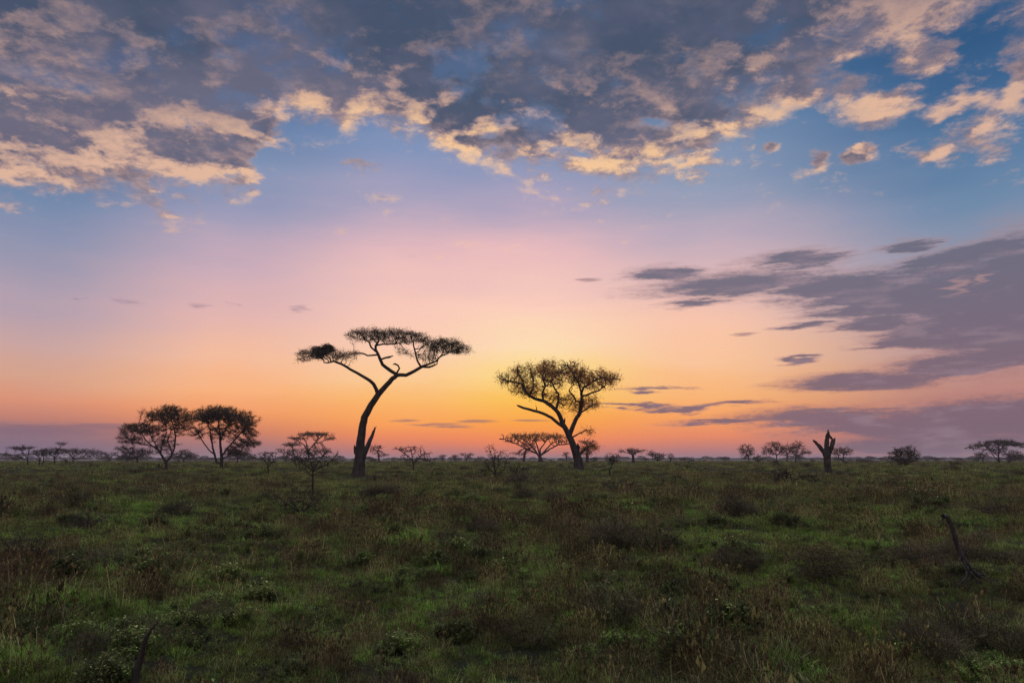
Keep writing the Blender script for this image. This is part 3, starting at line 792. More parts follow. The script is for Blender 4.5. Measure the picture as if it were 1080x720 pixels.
spec_tree('acacia_tree', *O, (722, 462), [
  [(722, 462, 12), (722, 440, 11), (722, 400, 10), (716, 330, 8), (712, 250, 6), (705, 195, 5), (700, 130, 3)],
  [(724, 385, 7), (745, 345, 6), (780, 295, 5), (830, 232, 4), (885, 180, 3)], [(722, 400, 7), (770, 392, 4), (830, 335, 3.5), (905, 305, 2.5)],
  [(716, 290, 5), (750, 220, 4), (790, 170, 3)], [(712, 250, 5), (680, 200, 3.5), (640, 160, 3)],
  [(722, 440, 6), (690, 430, 7), (682, 395, 7), (664, 330, 6), (652, 262, 5), (648, 205, 4), (620, 150, 3)], [(675, 380, 5), (640, 350, 4), (600, 300, 4), (560, 235, 3)]],
  [(620, 735, 100, 170, 50), (260, 850, 150, 100, 48), (200, 640, 130, 90, 38), (110, 900, 195, 55, 35), (70, 890, 300, 90, 36), (60, 930, 240, 60, 26), (50, 560, 220, 50, 55), (130, 740, 220, 140, 60), (60, 960, 300, 50, 20), (80, 820, 350, 70, 40)],
  'dome-crowned acacia on the left, rounder than the ragged tree touching it', leafd=6.5, lsize=1.3, attr_n=1.9, step=1.25)
O = (500, 455, 9)
spec_tree('flat_topped_acacia', *O, (635, 296), [
  [(635, 296, 26), (632, 270, 22), (630, 246, 18)],
  [(628, 246, 10), (592, 206, 8), (540, 182, 7), (470, 150, 6), (400, 115, 5), (345, 100, 5), (300, 75, 4), (245, 70, 6)],
  [(615, 225, 9), (562, 152, 7), (500, 102, 5), (450, 70, 4)], [(625, 240, 8), (606, 155, 7), (590, 105, 5), (560, 55, 4)],
  [(640, 240, 8), (628, 165, 7), (675, 105, 5), (700, 60, 4)], [(650, 240, 9), (688, 165, 7), (740, 110, 6), (800, 88, 4), (830, 50, 3)],
  [(655, 240, 9), (720, 165, 7), (790, 128, 6), (880, 122, 5), (905, 110, 3)], [(540, 182, 5), (500, 130, 5), (420, 85, 4), (370, 50, 3)]],
  [(420, 570, 40, 270, 34), (160, 400, 55, 100, 32), (180, 770, 50, 110, 36), (60, 340, 88, 60, 16), (90, 860, 95, 60, 22), (50, 255, 70, 26, 8), (140, 600, 75, 160, 20)],
  'low flat-topped bare acacia fanning out from a short trunk beside the gnarled acacia', leafd=1.5, lsize=1.2, tip=.5, mat=m_leaf_dry, depth=.9, split=.8)
O = (270, 450, 8)
spec_tree('thorn_sapling', *O, (480, 588), [
  [(480, 588, 9), (478, 500, 8), (478, 430, 7.5), (480, 375, 7)],
  [(480, 375, 5), (442, 332, 4), (382, 292, 3.5), (332, 252, 3), (300, 215, 2)], [(480, 375, 5), (470, 320, 4), (452, 262, 3.5), (440, 200, 2)],
  [(480, 375, 5), (512, 322, 4), (560, 272, 3.5), (604, 220, 3), (645, 178, 2)], [(480, 385, 5), (545, 345, 4), (620, 312, 3.5), (680, 252, 3), (716, 204, 2)],
  [(478, 430, 4), (440, 385, 3.5), (380, 345, 3), (320, 340, 2)], [(478, 495, 3), (430, 500, 2), (355, 492, 1.5)], [(480, 410, 3.5), (540, 380, 3), (600, 385, 2)]],
  [(240, 470, 270, 185, 75), (120, 610, 235, 85, 60), (120, 350, 270, 90, 60), (60, 680, 270, 45, 60), (90, 520, 340, 140, 40), (40, 400, 500, 90, 30)],
  'thin bare thorn tree on a slim black stem, nearest of the standing trees', leafd=.7, lsize=.9, tip=.5, mat=m_leaf_grey, split=1.0, cat='tree', wood=m_twig, depth=.9)
spec_tree('umbrella_acacia', *O, (440, 304), [
  [(440, 304, 8), (442, 250, 7), (440, 210, 6)], [(440, 210, 5), (402, 150, 4), (340, 112, 3), (300, 98, 3)], [(440, 215, 5), (425, 130, 4), (400, 80, 3)],
  [(442, 215, 5), (500, 140, 4), (560, 95, 3), (600, 68, 3)], [(500, 140, 4), (560, 125, 3), (640, 96, 3)], [(440, 304, 5), (320, 250, 5), (300, 170, 4)]],
  [(260, 500, 62, 135, 15), (110, 340, 94, 72, 10), (90, 620, 98, 45, 12), (120, 300, 150, 62, 18), (140, 440, 210, 130, 50), (60, 560, 200, 70, 20)],
  'layered umbrella acacia with thin flat tiers rising behind the slim bare thorn tree', leafd=4, lsize=1.4, mat=m_leaf, split=.7, D=150)
spec_tree('thorn_shrub', *O, (106, 415), [
  [(106, 415, 7), (104, 370, 6), (98, 320, 5)], [(98, 320, 4), (70, 270, 3), (40, 235, 2)], [(98, 320, 4), (110, 260, 3), (140, 220, 2)], [(98, 340, 3), (150, 290, 3), (180, 260, 2)]],
  [(140, 100, 230, 80, 28), (60, 60, 260, 50, 25), (50, 130, 280, 60, 40)],
  'small flat-crowned thorn shrub left of the slim bare thorn tree', leafd=1.6, lsize=1.2, mat=m_leaf_grey, cat='shrub', split=.6)
O = (400, 430, 5.4)
spec_tree('thorn_shrub', *O, (195, 358), [
  [(195, 358, 5), (195, 325, 4), (190, 300, 3.5)], [(190, 300, 3), (150, 260, 2.5), (105, 232, 2)], [(190, 300, 3), (185, 260, 2.5), (180, 225, 2)], [(192, 310, 3), (240, 270, 2.5), (290, 255, 2)], [(192, 320, 3), (220, 290, 2), (280, 300, 2)]],
  [(130, 170, 232, 85, 16), (90, 240, 270, 60, 30), (60, 160, 285, 45, 30), (60, 270, 290, 35, 22)],
  'wide grey thorn shrub midway between the leaning acacia and the bare bramble', leafd=1.6, lsize=1.2, mat=m_leaf_grey, cat='shrub', split=.6)
O = (500, 455, 9)
spec_tree('bramble_bush', *O, (205, 440), [
  [(205, 440, 8), (200, 380, 7), (190, 320, 6)], [(190, 320, 4), (172, 240, 3), (150, 170, 2), (140, 118, 1.5)], [(200, 380, 5), (235, 310, 4), (228, 230, 3), (260, 190, 2)],
  [(200, 400, 5), (140, 350, 4), (112, 290, 3)], [(205, 410, 5), (290, 350, 4), (310, 270, 3), (330, 220, 2)], [(190, 320, 3), (200, 200, 2.5), (165, 130, 1.5)]],
  [(160, 200, 310, 110, 110), (90, 155, 175, 55, 70), (110, 240, 225, 60, 50), (90, 300, 250, 55, 70), (60, 120, 340, 60, 60)],
  'tangled leafless bramble bush with spiky top left of the flat-topped bare acacia', leafd=.8, lsize=.9, tip=.45, mat=m_leaf_grey, cat='bush', split=.6, wood=m_twig)
spec_tree('bramble_bush', *O, (415, 425), [
  [(415, 425, 5), (412, 390, 5), (408, 360, 4)], [(412, 400, 4), (360, 360, 3), (330, 340, 2)], [(412, 400, 4), (460, 360, 3), (500, 345, 2)]],
  [(130, 400, 355, 100, 45), (50, 480, 350, 60, 35)],
  'low reddish brown thorny bush beside the tangled leafless bramble', leafd=1.6, lsize=1.0, mat=m_leaf_grey, cat='bush', split=.6, wood=m_twig, tip=.5)
O = (600, 455, 6.75)
spec_tree('thorn_shrub', *O, (290, 312), [
  [(290, 312, 5), (290, 270, 4.5), (308, 230, 4)], [(308, 230, 3), (285, 190, 2.5), (265, 180, 2)], [(308, 230, 3), (330, 190, 2.5), (350, 170, 2)]],
  [(220, 308, 188, 52, 32), (60, 300, 210, 40, 25)],
  'lollipop-shaped thorn shrub with dense round head right of the gnarled acacia', leafd=4, lsize=1.2, mat=m_leaf_grey, cat='shrub', split=.6)
spec_tree('umbrella_acacia', *O, (460, 222), [
  [(460, 222, 11), (458, 195, 10), (456, 165, 8)], [(456, 165, 5), (430, 145, 4), (410, 135, 3)], [(456, 165, 5), (485, 145, 4), (510, 138, 3)], [(430, 150, 3), (400, 148, 2.5), (368, 138, 2)]],
  [(160, 458, 134, 62, 15), (40, 375, 137, 22, 11), (50, 460, 155, 40, 12)],
  'short mushroom-shaped acacia with thick trunk, first umbrella right of the lollipop-shaped shrub', leafd=5, lsize=1.2, split=.6, D=150)
spec_tree('umbrella_acacia', *O, (632, 220), [
  [(632, 220, 5), (632, 195, 4.5), (632, 180, 4)], [(632, 182, 3), (600, 172, 3), (575, 168, 2)], [(632, 182, 3), (660, 170, 3), (680, 168, 2)]],
  [(150, 625, 164, 62, 13), (40, 590, 150, 20, 16), (60, 640, 195, 40, 14)],
  'wide flat little acacia right of the mushroom-shaped one', leafd=4, lsize=1.1, split=.5, D=170)
spec_tree('round_tree', *O, (725, 214), [
  [(725, 214, 4), (725, 195, 4)], [(725, 195, 3), (715, 175, 2)], [(725, 195, 3), (738, 172, 2)]], [(120, 724, 178, 24, 24)],
  'little round tree, rightmost of the row beyond the gnarled acacia', leafd=5, lsize=1.1, split=.5, D=170)
spec_tree('thorn_shrub', *O, (760, 380), [
  [(760, 380, 3), (760, 345, 3), (758, 325, 2)], [(758, 335, 2), (735, 310, 1.5)], [(758, 335, 2), (790, 320, 1.5)]], [(90, 760, 325, 45, 28)],
  'tiny wiry thorn shrub in the grass below the row of small far acacias', leafd=1, lsize=.9, mat=m_leaf_grey, cat='shrub', split=.5)
O = (760, 450, 7.2)
G3 = 'trees in the clump left of the dead trunk'
spec_tree('acacia_tree', *O, (215, 278), [[(215, 278, 5), (213, 240, 4), (208, 210, 4)], [(208, 215, 3), (180, 190, 2)], [(208, 215, 3), (235, 180, 2)]],
  [(200, 200, 178, 58, 45), (60, 205, 215, 45, 30)], 'rounded acacia standing apart, leftmost of the clump left of the dead trunk', leafd=3.5, lsize=1.3, D=140, group=G3, split=.6)
spec_tree('low_bush', *O, (285, 280), [[(285, 280, 4), (283, 255, 3)]], [(110, 285, 238, 40, 26)], 'low bush between the rounded acacia and the clump of three acacias', leafd=3, lsize=1.3, D=135, cat='bush', split=.6)
spec_tree('acacia_tree', *O, (428, 274), [[(428, 274, 5), (426, 235, 4), (422, 205, 4)], [(422, 210, 3), (370, 180, 2.5), (335, 180, 2)], [(422, 210, 3), (420, 160, 2.5), (400, 125, 2)], [(424, 225, 3), (465, 180, 2)]],
  [(190, 400, 165, 85, 40), (70, 405, 125, 48, 16), (60, 360, 195, 45, 22)], 'left one of three acacias with touching crowns, left of the dead trunk', leafd=3.2, lsize=1.3, D=140, group=G3, split=.6)
spec_tree('acacia_tree', *O, (505, 272), [[(505, 272, 5), (506, 235, 4), (508, 205, 4)], [(508, 210, 3), (480, 165, 2)], [(508, 210, 3), (535, 170, 2)]],
  [(170, 505, 170, 62, 36), (40, 490, 210, 40, 20)], 'middle one of three acacias with touching crowns, left of the dead trunk', leafd=3.2, lsize=1.3, D=150, group=G3, split=.6)
spec_tree('acacia_tree', *O, (570, 272), [[(570, 272, 6), (572, 235, 5), (575, 205, 4)], [(575, 210, 3), (590, 160, 2.5), (600, 120, 2)], [(573, 220, 3), (620, 200, 2.5), (675, 190, 2)]],
  [(200, 580, 160, 62, 50), (70, 640, 195, 50, 16), (50, 590, 215, 50, 20)], 'right one of three acacias with touching crowns, nearest the dead trunk', leafd=3.2, lsize=1.3, D=140, group=G3, split=.6)
spec_tree('acacia_tree', *O, (935, 268), [[(935, 268, 5), (934, 235, 4), (930, 205, 3)], [(930, 210, 3), (890, 180, 2)], [(930, 210, 3), (970, 180, 2)], [(935, 262, 3), (895, 230, 3), (880, 195, 2)]],
  [(190, 925, 180, 75, 32), (50, 880, 200, 40, 22), (50, 965, 200, 35, 18)], 'small acacia just right of the dead trunk', leafd=3.2, lsize=1.3, D=150, split=.6)
spec_tree('bramble_bush', *O, (552, 462), [[(552, 462, 7), (550, 415, 7)], [(550, 415, 5), (510, 360, 4), (455, 318, 3)], [(550, 415, 5), (612, 376, 4), (700, 372, 4), (770, 430, 2)], [(510, 370, 4), (440, 370, 3), (390, 400, 2)], [(500, 350, 3), (500, 310, 2)]],
  [(160, 470, 355, 100, 55), (140, 690, 388, 95, 34), (90, 420, 420, 80, 60), (50, 560, 470, 80, 20)], 'sprawling leafless bramble in the grass below the clump and dead trunk', leafd=.8, lsize=.8, tip=.6, step=2., mat=m_leaf_grey, cat='bush', split=.8, wood=m_twig)
O = (820, 430, 4.154)
spec_tree('dome_bush', *O, (560, 256), [[(560, 256, 5), (560, 235, 4)], [(560, 235, 3), (530, 205, 2)], [(560, 235, 3), (590, 205, 2)], [(560, 245, 3), (500, 225, 2)], [(560, 245, 3), (615, 225, 2)]],
  [(360, 560, 205, 64, 34), (120, 540, 228, 60, 22), (20, 580, 172, 14, 8)], 'dense dome-shaped dark bush alone between the dead trunk and the right edge', leafd=4.5, lsize=1.4, cat='bush', split=.6)
spec_tree('low_bush', *O, (395, 246), [[(395, 246, 3), (395, 236, 2)]], [(90, 400, 235, 50, 9)], 'flat low scrub bush left of the dense dome-shaped bush', leafd=3, lsize=1.2, D=170, cat='bush', split=.5)
O = (960, 450, 9)
spec_tree('umbrella_acacia', *O, (845, 340), [[(845, 340, 9), (840, 300, 8), (835, 275, 7)], [(835, 280, 5), (802, 232, 4), (762, 182, 4), (690, 172, 3), (600, 205, 3)], [(850, 285, 5), (872, 232, 4), (930, 178, 4), (1010, 162, 3), (1080, 185, 2)], [(835, 285, 5), (840, 220, 4), (840, 160, 3)], [(825, 330, 5), (790, 280, 4), (760, 250, 3)]],
  [(300, 840, 145, 150, 22), (160, 700, 172, 110, 14), (70, 610, 203, 55, 9), (220, 980, 162, 130, 15), (60, 1070, 188, 40, 9), (120, 800, 215, 120, 28)], 'broad umbrella acacia at the right edge with drooping shoulders', leafd=4.2, lsize=1.2, D=150, split=.6)
spec_tree('low_bush', *O, (690, 338), [[(690, 338, 6), (690, 300, 5)], [(690, 300, 4), (650, 270, 3)], [(690, 300, 4), (720, 265, 3)]], [(130, 680, 262, 68, 28), (40, 660, 290, 50, 20)], 'small bush under the left shoulder of the broad umbrella acacia', leafd=3.5, lsize=1.2, D=145, cat='bush', split=.6)
spec_tree('low_bush', *O, (950, 345), [[(950, 345, 6), (950, 310, 5)], [(950, 310, 4), (1000, 270, 3)], [(950, 310, 4), (920, 265, 3)]], [(220, 975, 270, 90, 48), (60, 1050, 290, 50, 30)], 'dark bush under the right shoulder of the broad umbrella acacia', leafd=4.5, lsize=1.2, D=140, cat='bush', split=.6)
O = (0, 460, 8.31)
spec_tree('umbrella_acacia', *O, (245, 295), [[(245, 295, 6), (243, 240, 5), (240, 180, 5)], [(240, 190, 4), (200, 130, 3), (150, 105, 2)], [(240, 190, 4), (250, 130, 3), (260, 105, 2)], [(242, 210, 4), (150, 165, 3), (60, 158, 2), (0, 160, 2)]],
  [(200, 180, 100, 105, 14), (90, 60, 160, 70, 10), (80, 200, 158, 65, 12), (40, -30, 170, 40, 8)], 'leftmost umbrella acacia with two flat tiers, at the left edge', leafd=4, lsize=1.2, split=.6, D=95)
spec_tree('acacia_tree', *O, (478, 292), [[(478, 292, 7), (478, 240, 6), (476, 180, 5)], [(476, 185, 4), (420, 140, 3), (380, 120, 2)], [(476, 185, 4), (500, 120, 3), (545, 70, 2), (590, 60, 1.5)], [(476, 200, 4), (530, 150, 3)]],
  [(260, 460, 130, 120, 34), (60, 540, 66, 50, 22), (60, 400, 160, 60, 25)], 'tallest of the far left group, with wispy bare top twigs', leafd=3, lsize=1.3, split=.6, D=100)
spec_tree('acacia_tree', *O, (345, 292), [[(345, 292, 5), (345, 240, 5), (350, 190, 4)], [(350, 195, 3), (320, 160, 2)], [(350, 195, 3), (385, 150, 2)], [(345, 292, 4), (380, 230, 4), (385, 170, 3)]],
  [(160, 350, 150, 70, 28), (40, 310, 130, 40, 12)], 'twin-stemmed acacia between the leftmost umbrella acacia and the wispy-topped one', leafd=3, lsize=1.2, split=.6, D=97)
spec_tree('acacia_tree', *O, (640, 262), [[(640, 262, 5), (640, 220, 5), (640, 180, 4)], [(640, 185, 3), (600, 140, 2)], [(640, 185, 3), (700, 140, 2)], [(640, 200, 4), (740, 190, 3), (800, 150, 2), (860, 150, 2)]],
  [(260, 710, 132, 160, 28), (70, 840, 158, 60, 14), (80, 700, 185, 130, 20)], 'wide flat acacia at the right end of the far left group', leafd=3.5, lsize=1.2, split=.6, D=130)
spec_tree('low_bush', *O, (740, 248), [[(740, 248, 4), (740, 235, 3)]], [(90, 740, 238, 45, 14)], 'small dark bush under the wide flat acacia of the far left group', leafd=4, lsize=1.1, D=120, cat='bush', split=.5)
O = (120, 420, 6.353)
spec_tree('thicket_bush', *O, (160, 425), [[(160, 425, 6), (158, 395, 5)], [(158, 395, 4), (110, 360, 3)], [(158, 395, 4), (210, 350, 3)], [(158, 400, 4), (90, 395, 3)]],
  [(280, 165, 365, 85, 36), (100, 90, 390, 70, 28), (60, 60, 330, 60, 20)], 'dark spreading thicket under the left side of the ragged acacia', leafd=4, lsize=1.4, D=120, cat='bush', split=.6)
spec_tree('thicket_bush', *O, (470, 420), [[(470, 420, 5), (470, 400, 4)], [(470, 400, 3), (430, 375, 2)], [(470, 400, 3), (520, 370, 2)]],
  [(200, 470, 382, 85, 26), (40, 470, 350, 40, 16)], 'dark thicket between the trunks of the ragged and dome-crowned acacias', leafd=4, lsize=1.3, D=160, cat='bush', split=.6)
spec_tree('thicket_bush', *O, (830, 415), [[(830, 415, 5), (830, 395, 4)], [(830, 395, 3), (790, 375, 2)], [(830, 395, 3), (880, 370, 2)]],
  [(200, 830, 378, 85, 26), (60, 920, 395, 60, 14)], 'dark thicket right of the dome-crowned acacia trunk', leafd=4, lsize=1.3, D=160, cat='bush', split=.6)

# small far trees along the skyline: copies of two of a kind
far_u = spec_tree('skyline_acacia', 300, 330, 4, (400, 622), [[(400, 622, 4), (398, 600, 3.5), (392, 582, 3)], [(392, 584, 2), (370, 570, 1.5)], [(392, 584, 2), (405, 565, 1.5)]],
  [(120, 390, 566, 26, 11), (60, 410, 602, 28, 9), (40, 380, 585, 25, 12)], 'small two-tiered tree showing right behind the leaning acacia trunk', leafd=3.5, lsize=1.1, D=160, split=.5)
far_v = spec_tree('skyline_acacia', 400, 430, 5.4, (497, 305), [[(497, 305, 3), (497, 288, 3)], [(497, 288, 2), (480, 270, 1.5)], [(497, 288, 2), (518, 270, 1.5)]],
  [(110, 500, 266, 38, 9), (50, 500, 285, 25, 10)], 'far umbrella tree on the skyline, rightmost of three left of the bramble', leafd=4, lsize=1.1, D=260, split=.5)
def far_copy(src, X, wpx, w0, label, D, rz=0, hs=1.0, cat='tree'):
    q = P(X, 487, D); k_ = (wpx/w0)*D/src['D0']
    return copy_thing(src, (q[0], D, tzf(q[0], D)-.1), (k_, k_, k_*hs), rz, label, 'small far trees along the skyline', cat)
far_u['D0'] = 160.; far_v['D0'] = 260.
far_u['group'] = far_v['group'] = 'small far trees along the skyline'
far_copy(far_v, 479.5, 8, 14, 'far round tree on the skyline, middle of three left of the bramble', 270, 1.2, 1.4)
far_copy(far_v, 466.5, 9, 14, 'far faint tree on the skyline, leftmost of three left of the bramble', 300, 2.2, 1.2)
far_copy(far_v, 506.5, 7, 14, 'tiny low tree on the skyline touching the left side of the bramble', 290, 3.0, 1.2)
far_copy(far_u, 552.5, 22, 16, 'arched pale tree just left of the flat-topped bare acacia', 210, 2.6, .8)
far_copy(far_u, 598, 9, 16, 'small far tree on the skyline just left of the gnarled acacia trunk', 220, .8, 1.0)
far_copy(far_u, 619, 26, 16, 'far tree showing behind the right side of the gnarled acacia trunk', 170, 4.1, .8)
far_copy(far_v, 301, 18, 14, 'far tree on the skyline between flat-crowned shrub and layered umbrella acacia', 240, .5, 1.2)
far_copy(far_v, 115, 16, 14, 'pale low tree on the skyline just left of the spreading thicket', 230, 3.6, 1.0)
far_copy(far_v, 723, 12, 14, 'low dark far bush on the skyline in the open gap right of the round tree', 260, 1.0, .5, 'bush')
far_copy(far_v, 765.5, 3.5, 14, 'speck of a tree on the skyline left of the rounded acacia', 290, 1.0, 1.2)
far_copy(far_v, 987, 8, 14, 'small dark bush on the skyline right of the dome-shaped bush', 260, .3, .8, 'bush')
far_copy(far_v, 1011, 7, 14, 'tiny bush on the skyline left of the broad umbrella acacia', 270, 2.4, .7, 'bush')

# ---------- dead trunk with raised arms
def spec_wood(name, ox, oy, f, foot, main, subs, label, cat, D=None, wood=None, sides=9, depths=None, sink=.08, gn=.12, subname='branch', lean=None):
    SEED[0] += 1; R_ = np.random.default_rng(SEED[0])
    FX, FY = ox+foot[0]/f, oy+foot[1]/f; D = D or dist_for(FX, FY)
    q = P(FX, FY, D); base = (q[0], D, tzf(q[0], D)-sink); k = D/FPX/f
    def T(x, y, dp=0.): 
        w = P(ox+x/f, oy+y/f, D); return np.array([w[0]-base[0], dp*k, w[2]-base[2]])
    root = empty(name, base); tag(root, label, cat)
    def tube(nm, pts):
        s = Skel(); pp = [T(p[0], p[1], p[3] if len(p) > 3 else 0) for p in pts]; s.p[0] = pp[0]
        if nm == 'trunk': s.p[0][2] -= .1
        s.path(pp, [p[2]*k for p in pts], max(.04, 7*k), False, R=R_, gn=gn*k*8, start=0); s.finish(.001)
        s.r[0] = pts[0][2]*k
        V, Fc = s.tubes(lambda i: True, lambda r: sides if r > .02 else 5)
        V = [v+R_.normal(0, 1, 3)*pts[0][2]*k*.05 for v in V]
        return mesh_obj(nm, V, Fc, wood or m_grey, root, True)
    tube('trunk', main)
    for s_ in subs: tube(subname, s_)
    return root
spec_wood('dead_trunk', 820, 430, 4.154, (222, 284),
  [(222, 284, 16), (220, 262, 14), (219, 240, 14), (217, 218, 15), (215, 200, 13)],
  [[(212, 212, 10), (203, 196, 9.5), (188, 174, 8.5), (172, 156, 7), (155, 139, 3.5)],
   [(216, 206, 12), (215, 180, 11), (215, 150, 10), (217, 125, 7.5), (222, 108, 5), (224, 95, 1.5)],
   [(222, 210, 10), (232, 186, 9), (240, 160, 9), (245, 146, 9), (252, 132, 3)],
   [(224, 112, 4), (232, 128, 5), (243, 138, 5)]],
  'broken black dead tree trunk with two raised stubby arms and pointed top', 'dead tree', wood=m_bark, depths=None)
# ---------- fallen branch in the grass at the right
spec_wood('fallen_branch', 900, 500, 4.5, (600, 545),
  [(408, 168, 9, -20), (436, 198, 10, -15), (462, 250, 10, -10), (486, 312, 10.5, 0), (512, 378, 12, 5), (545, 430, 13, 10), (575, 466, 12, 15), (640, 500, 7, 25), (705, 552, 4, 30)],
  [[(545, 430, 7, 10), (520, 478, 6, -30), (466, 524, 4, -50)], [(470, 262, 3, -8), (452, 275, 2, -8), (446, 292, 1.2, -8)], [(512, 378, 4, 5), (500, 410, 3, -10), (506, 440, 2, -20)], [(492, 500, 3, -40), (470, 505, 2, -50), (448, 535, 1.2, -60)], [(602, 500, 4, 40), (640, 520, 3, 60), (660, 560, 1.5, 80)], [(575, 466, 7, 15), (602, 508, 6, 60), (635, 556, 3, 90)], [(520, 395, 5, 5), (524, 440, 4, -20), (548, 475, 3, -30)],
   [(560, 455, 5, 12), (565, 500, 4, -40), (545, 550, 2, -60)], [(590, 472, 5, 15), (660, 485, 4, 60), (690, 520, 2, 80)], [(438, 198, 4, -15), (418, 210, 3, -10), (412, 222, 1.5, -5)], [(640, 500, 3, 25), (700, 560, 2.5, 40), (800, 588, 1.5, 60)]],
  'long crooked dead branch propped in the grass near the right edge', 'branch', gn=.08)
spec_wood('upright_stick', 100, 640, 9, (372, 735),
  [(360, 760, 34), (400, 590, 32), (440, 470, 27), (470, 345, 22), (492, 280, 17), (540, 205, 10), (600, 142, 3)],
  [[(488, 285, 9), (450, 283, 6), (425, 286, 3)], [(410, 560, 12, 20), (330, 520, 8, 60), (300, 470, 4, 90)]],
  'charred dead stick poking up at the bottom left corner', 'stick', wood=m_bark, gn=.06, D=7.6)

# ---------- shrubs standing above the grass
m_weed = leafm('weed_leaf', (.135, .120, .050), .4)
def bush_at(name, X, Y, w, h, label, dens=1., mat=None, leafd=1.5, lsize=None, wood=None, tip=None, group='low shrubs scattered in the grass', D=None):
    D = D or dist_for(X, Y); px = D/FPX; st_ = max(1.0, w/26)
    return spec_tree(name, X-100, Y-100, 1, (100, 100), [[(100, 100, w*.02), (100, 100-h*.12, w*.018)]]+[[(100, 100-h*.05, w*.016), (100+dx_*w*.25, 100-h*.4, w*.010), (100+dx_*w*.42, 100-h*.75, w*.006)] for dx_ in (-1, -.5, .1, .6, 1)],
       [(int(260*dens), 100, 100-h*.5, w*.5, h*.5)], label, leafd=leafd, lsize=lsize or st_*1.0, tip=tip or st_*.22, step=st_*1.1, mat=mat or m_leaf_grey, cat='shrub', group=group, split=st_*.5, wood=wood or m_twig, D=D, thin=st_*.6, fan=1., kill=.8)
bush_at('low_shrub', 655, 521, 44, 17, 'greyish twiggy shrub in the grass below the lollipop-shaped shrub', .9)
bush_at('low_shrub', 731, 524, 18, 15, 'compact dark rounded shrub below the row of small far acacias', .7, leafd=3)
bush_at('low_shrub', 545, 512, 30, 14, 'brown wiry shrub in the grass in front of the bramble bush', .6)
bush_at('low_shrub', 965, 528, 34, 15, 'dark shrub in the grass below the dome-shaped bush', .8, leafd=2.4)
bush_at('low_shrub', 866, 612, 70, 36, 'wide brown wiry shrub, largest in the foreground right of centre', 2.6, leafd=3.2, mat=m_weed)
bush_at('low_shrub', 318, 541, 56, 26, 'dead grey tangle of twigs at the foot of the slim bare thorn tree', 1.9, leafd=.3)
bush_at('low_shrub', 190, 541, 34, 12, 'dark low shrub in the grass below the dome-crowned acacia', .8, leafd=2.5)
bush_at('low_shrub', 620, 590, 46, 34, 'brown stemmy shrub in the middle of the grass below the gnarled acacia', 1., leafd=2.4, mat=m_weed)
bush_at('low_shrub', 560, 692, 60, 48, 'tall brown weedy shrub at the bottom centre', 1.8, leafd=3, mat=m_weed)
bush_at('low_shrub', 690, 586, 60, 34, 'dark green-brown shrub right of the brown stemmy one', 1., leafd=3, mat=m_weed)
bush_at('low_shrub', 92, 560, 44, 20, 'small dark shrub in the grass near the left edge', .8, leafd=2)
bush_at('low_shrub', 24, 590, 52, 30, 'dark brown shrub cut by the left edge', 1., leafd=1.6)
bush_at('low_shrub', 1050, 545, 46, 14, 'dark low shrub in the grass by the right edge', .8, leafd=2)
bush_at('low_shrub', 1018, 626, 30, 26, 'tuft of dead grey twigs under the crooked fallen branch', .8, leafd=.3)

# ---------- far scrub: low bushes on the plain that nobody could count
rs = np.random.default_rng(77); n = 2600
r = np.sqrt(rs.uniform(170**2, 1500**2, n)); t = np.radians(rs.uniform(-48, 48, n)); x = r*np.sin(t); y = r*np.cos(t)
keep = (vnoise(x, y, .012, 31) > .38) & ((r > 260) | (rs.uniform(0, 1, n) < .4)); x = x[keep]; y = y[keep]; n = len(x); rk = r[keep]
def crownmesh(R_, n_, w, h):
    V = []; Fc = []
    for _ in range(n_):
        v = R_.normal(0, 1, 3); v /= np.linalg.norm(v); u = R_.uniform(.2, 1)**.4; c = np.array([v[0]*w*u, v[1]*w*u, h*.55+v[2]*h*.45*u*(1 if v[2] > 0 else .6)])
        d = R_.normal(0, 1, 3); d /= np.linalg.norm(d); q = np.cross(d, R_.normal(0, 1, 3)); q /= np.linalg.norm(q); L = w*.09
        i0 = len(V); V += [c-d*L, c+q*L*.6, c+d*L, c-q*L*.6]; Fc.append((i0, i0+1, i0+2, i0+3))
    for k in range(3):
        a_ = R_.uniform(0, 6.28); i0 = len(V); V += [np.array(p) for p in ((-.05*w, 0, -.2), (.05*w, 0, -.2), (cos(a_)*w*.4+.03, sin(a_)*w*.4, h*.6), (cos(a_)*w*.4-.03, sin(a_)*w*.4, h*.6))]; Fc.append((i0, i0+1, i0+2, i0+3))
    return [tuple(v) for v in V], Fc
lib2 = bpy.data.collections.new('scrub_parts'); keepL = lib; lib = lib2; protos.clear()
for k in range(3): proto('scrub', crownmesh(rs, 420, 1.3, 1.5), m_leaf)
for k in range(2): proto('scrub_wide', crownmesh(rs, 420, 2.3, 2.2), m_leaf)
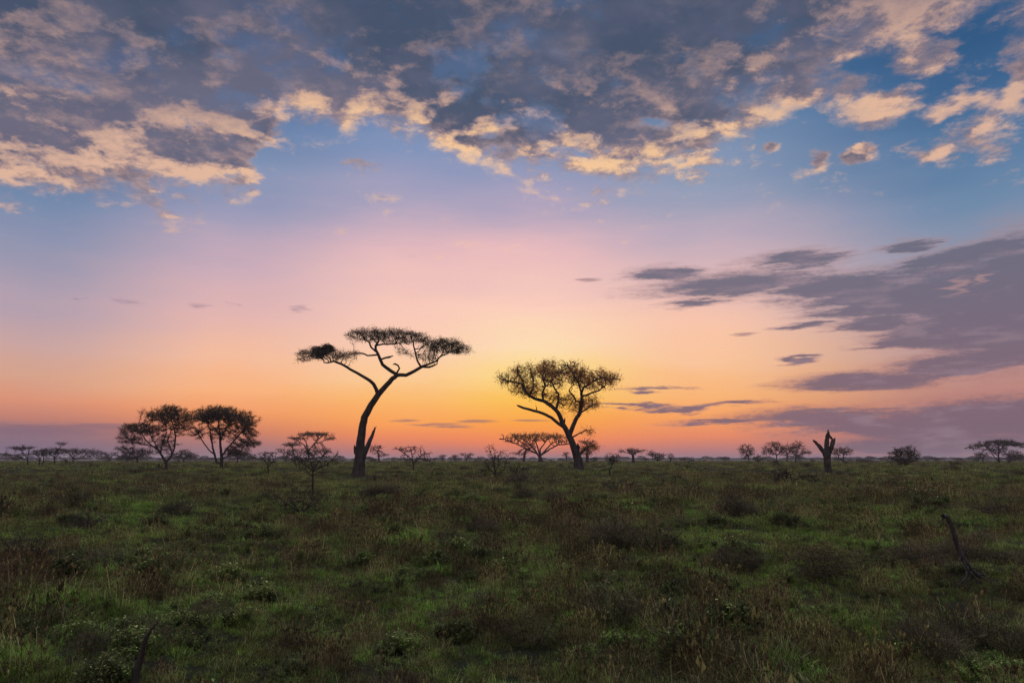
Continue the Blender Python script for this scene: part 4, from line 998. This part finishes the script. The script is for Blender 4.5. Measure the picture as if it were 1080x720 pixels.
me = bpy.data.meshes.new('far_scrub'); me.vertices.add(n); me.vertices.foreach_set('co', np.column_stack([x, y, tz(x, y)]).astype(np.float32).ravel())
for nm, ty, arr in (('idx', 'INT', rs.integers(0, 5, n).astype(np.int32)), ('scl', 'FLOAT', (rs.uniform(.45, 1.05, n)*np.clip(rk/330, .6, 2.4)).astype(np.float32)), ('rot', 'FLOAT', rs.uniform(0, 6.28, n).astype(np.float32))):
    at = me.attributes.new(nm, ty, 'POINT'); at.data.foreach_set('value', arr)
so_ = bpy.data.objects.new('far_scrub', me); col.objects.link(so_); tag(so_, 'low dark scrub dotted along the skyline far out on the plain', 'scrub', kind='stuff')
gn2 = gn.copy(); 
for nd_ in gn2.nodes:
    if nd_.bl_idname == 'GeometryNodeCollectionInfo': nd_.inputs['Collection'].default_value = lib2
so_.modifiers.new('spread', 'NODES').node_group = gn2
# ---------- light: the sun just under the glow, very weak
sd = bpy.data.lights.new('sun', 'SUN'); so = bpy.data.objects.new('sun', sd); col.objects.link(so)
sd.energy = 1.0; sd.angle = radians(12); sd.color = (1, .55, .28)
so.rotation_euler = (radians(90-SUN_EL), 0, radians(180-SUN_AZ)); so.location = (0, 60, 30)
# ---------- haze
HZ = True
if HZ:
    m = bpy.data.materials.new('haze_air'); m.use_nodes = True; G.tree = m.node_tree; m.node_tree.nodes.clear()
    pv = new('ShaderNodeVolumePrincipled'); pv.inputs['Color'].default_value = (.80, .78, .92, 1); pv.inputs['Density'].default_value = .00032
    pv.inputs['Anisotropy'].default_value = .25
    o_ = new('ShaderNodeOutputMaterial'); link(pv.outputs[0], o_.inputs['Volume'])
    x0, x1, y0, y1, z0, z1 = -3650, 3650, -3650, 3650, -5.5, 15.8
    V = [(x, y, z) for z in (z0, z1) for y in (y0, y1) for x in (x0, x1)]
    Fc = [(0, 2, 3, 1), (4, 5, 7, 6), (0, 1, 5, 4), (2, 6, 7, 3), (0, 4, 6, 2), (1, 3, 7, 5)]
    hz = mesh_obj('haze', V, Fc, m); tag(hz, kind='stuff')
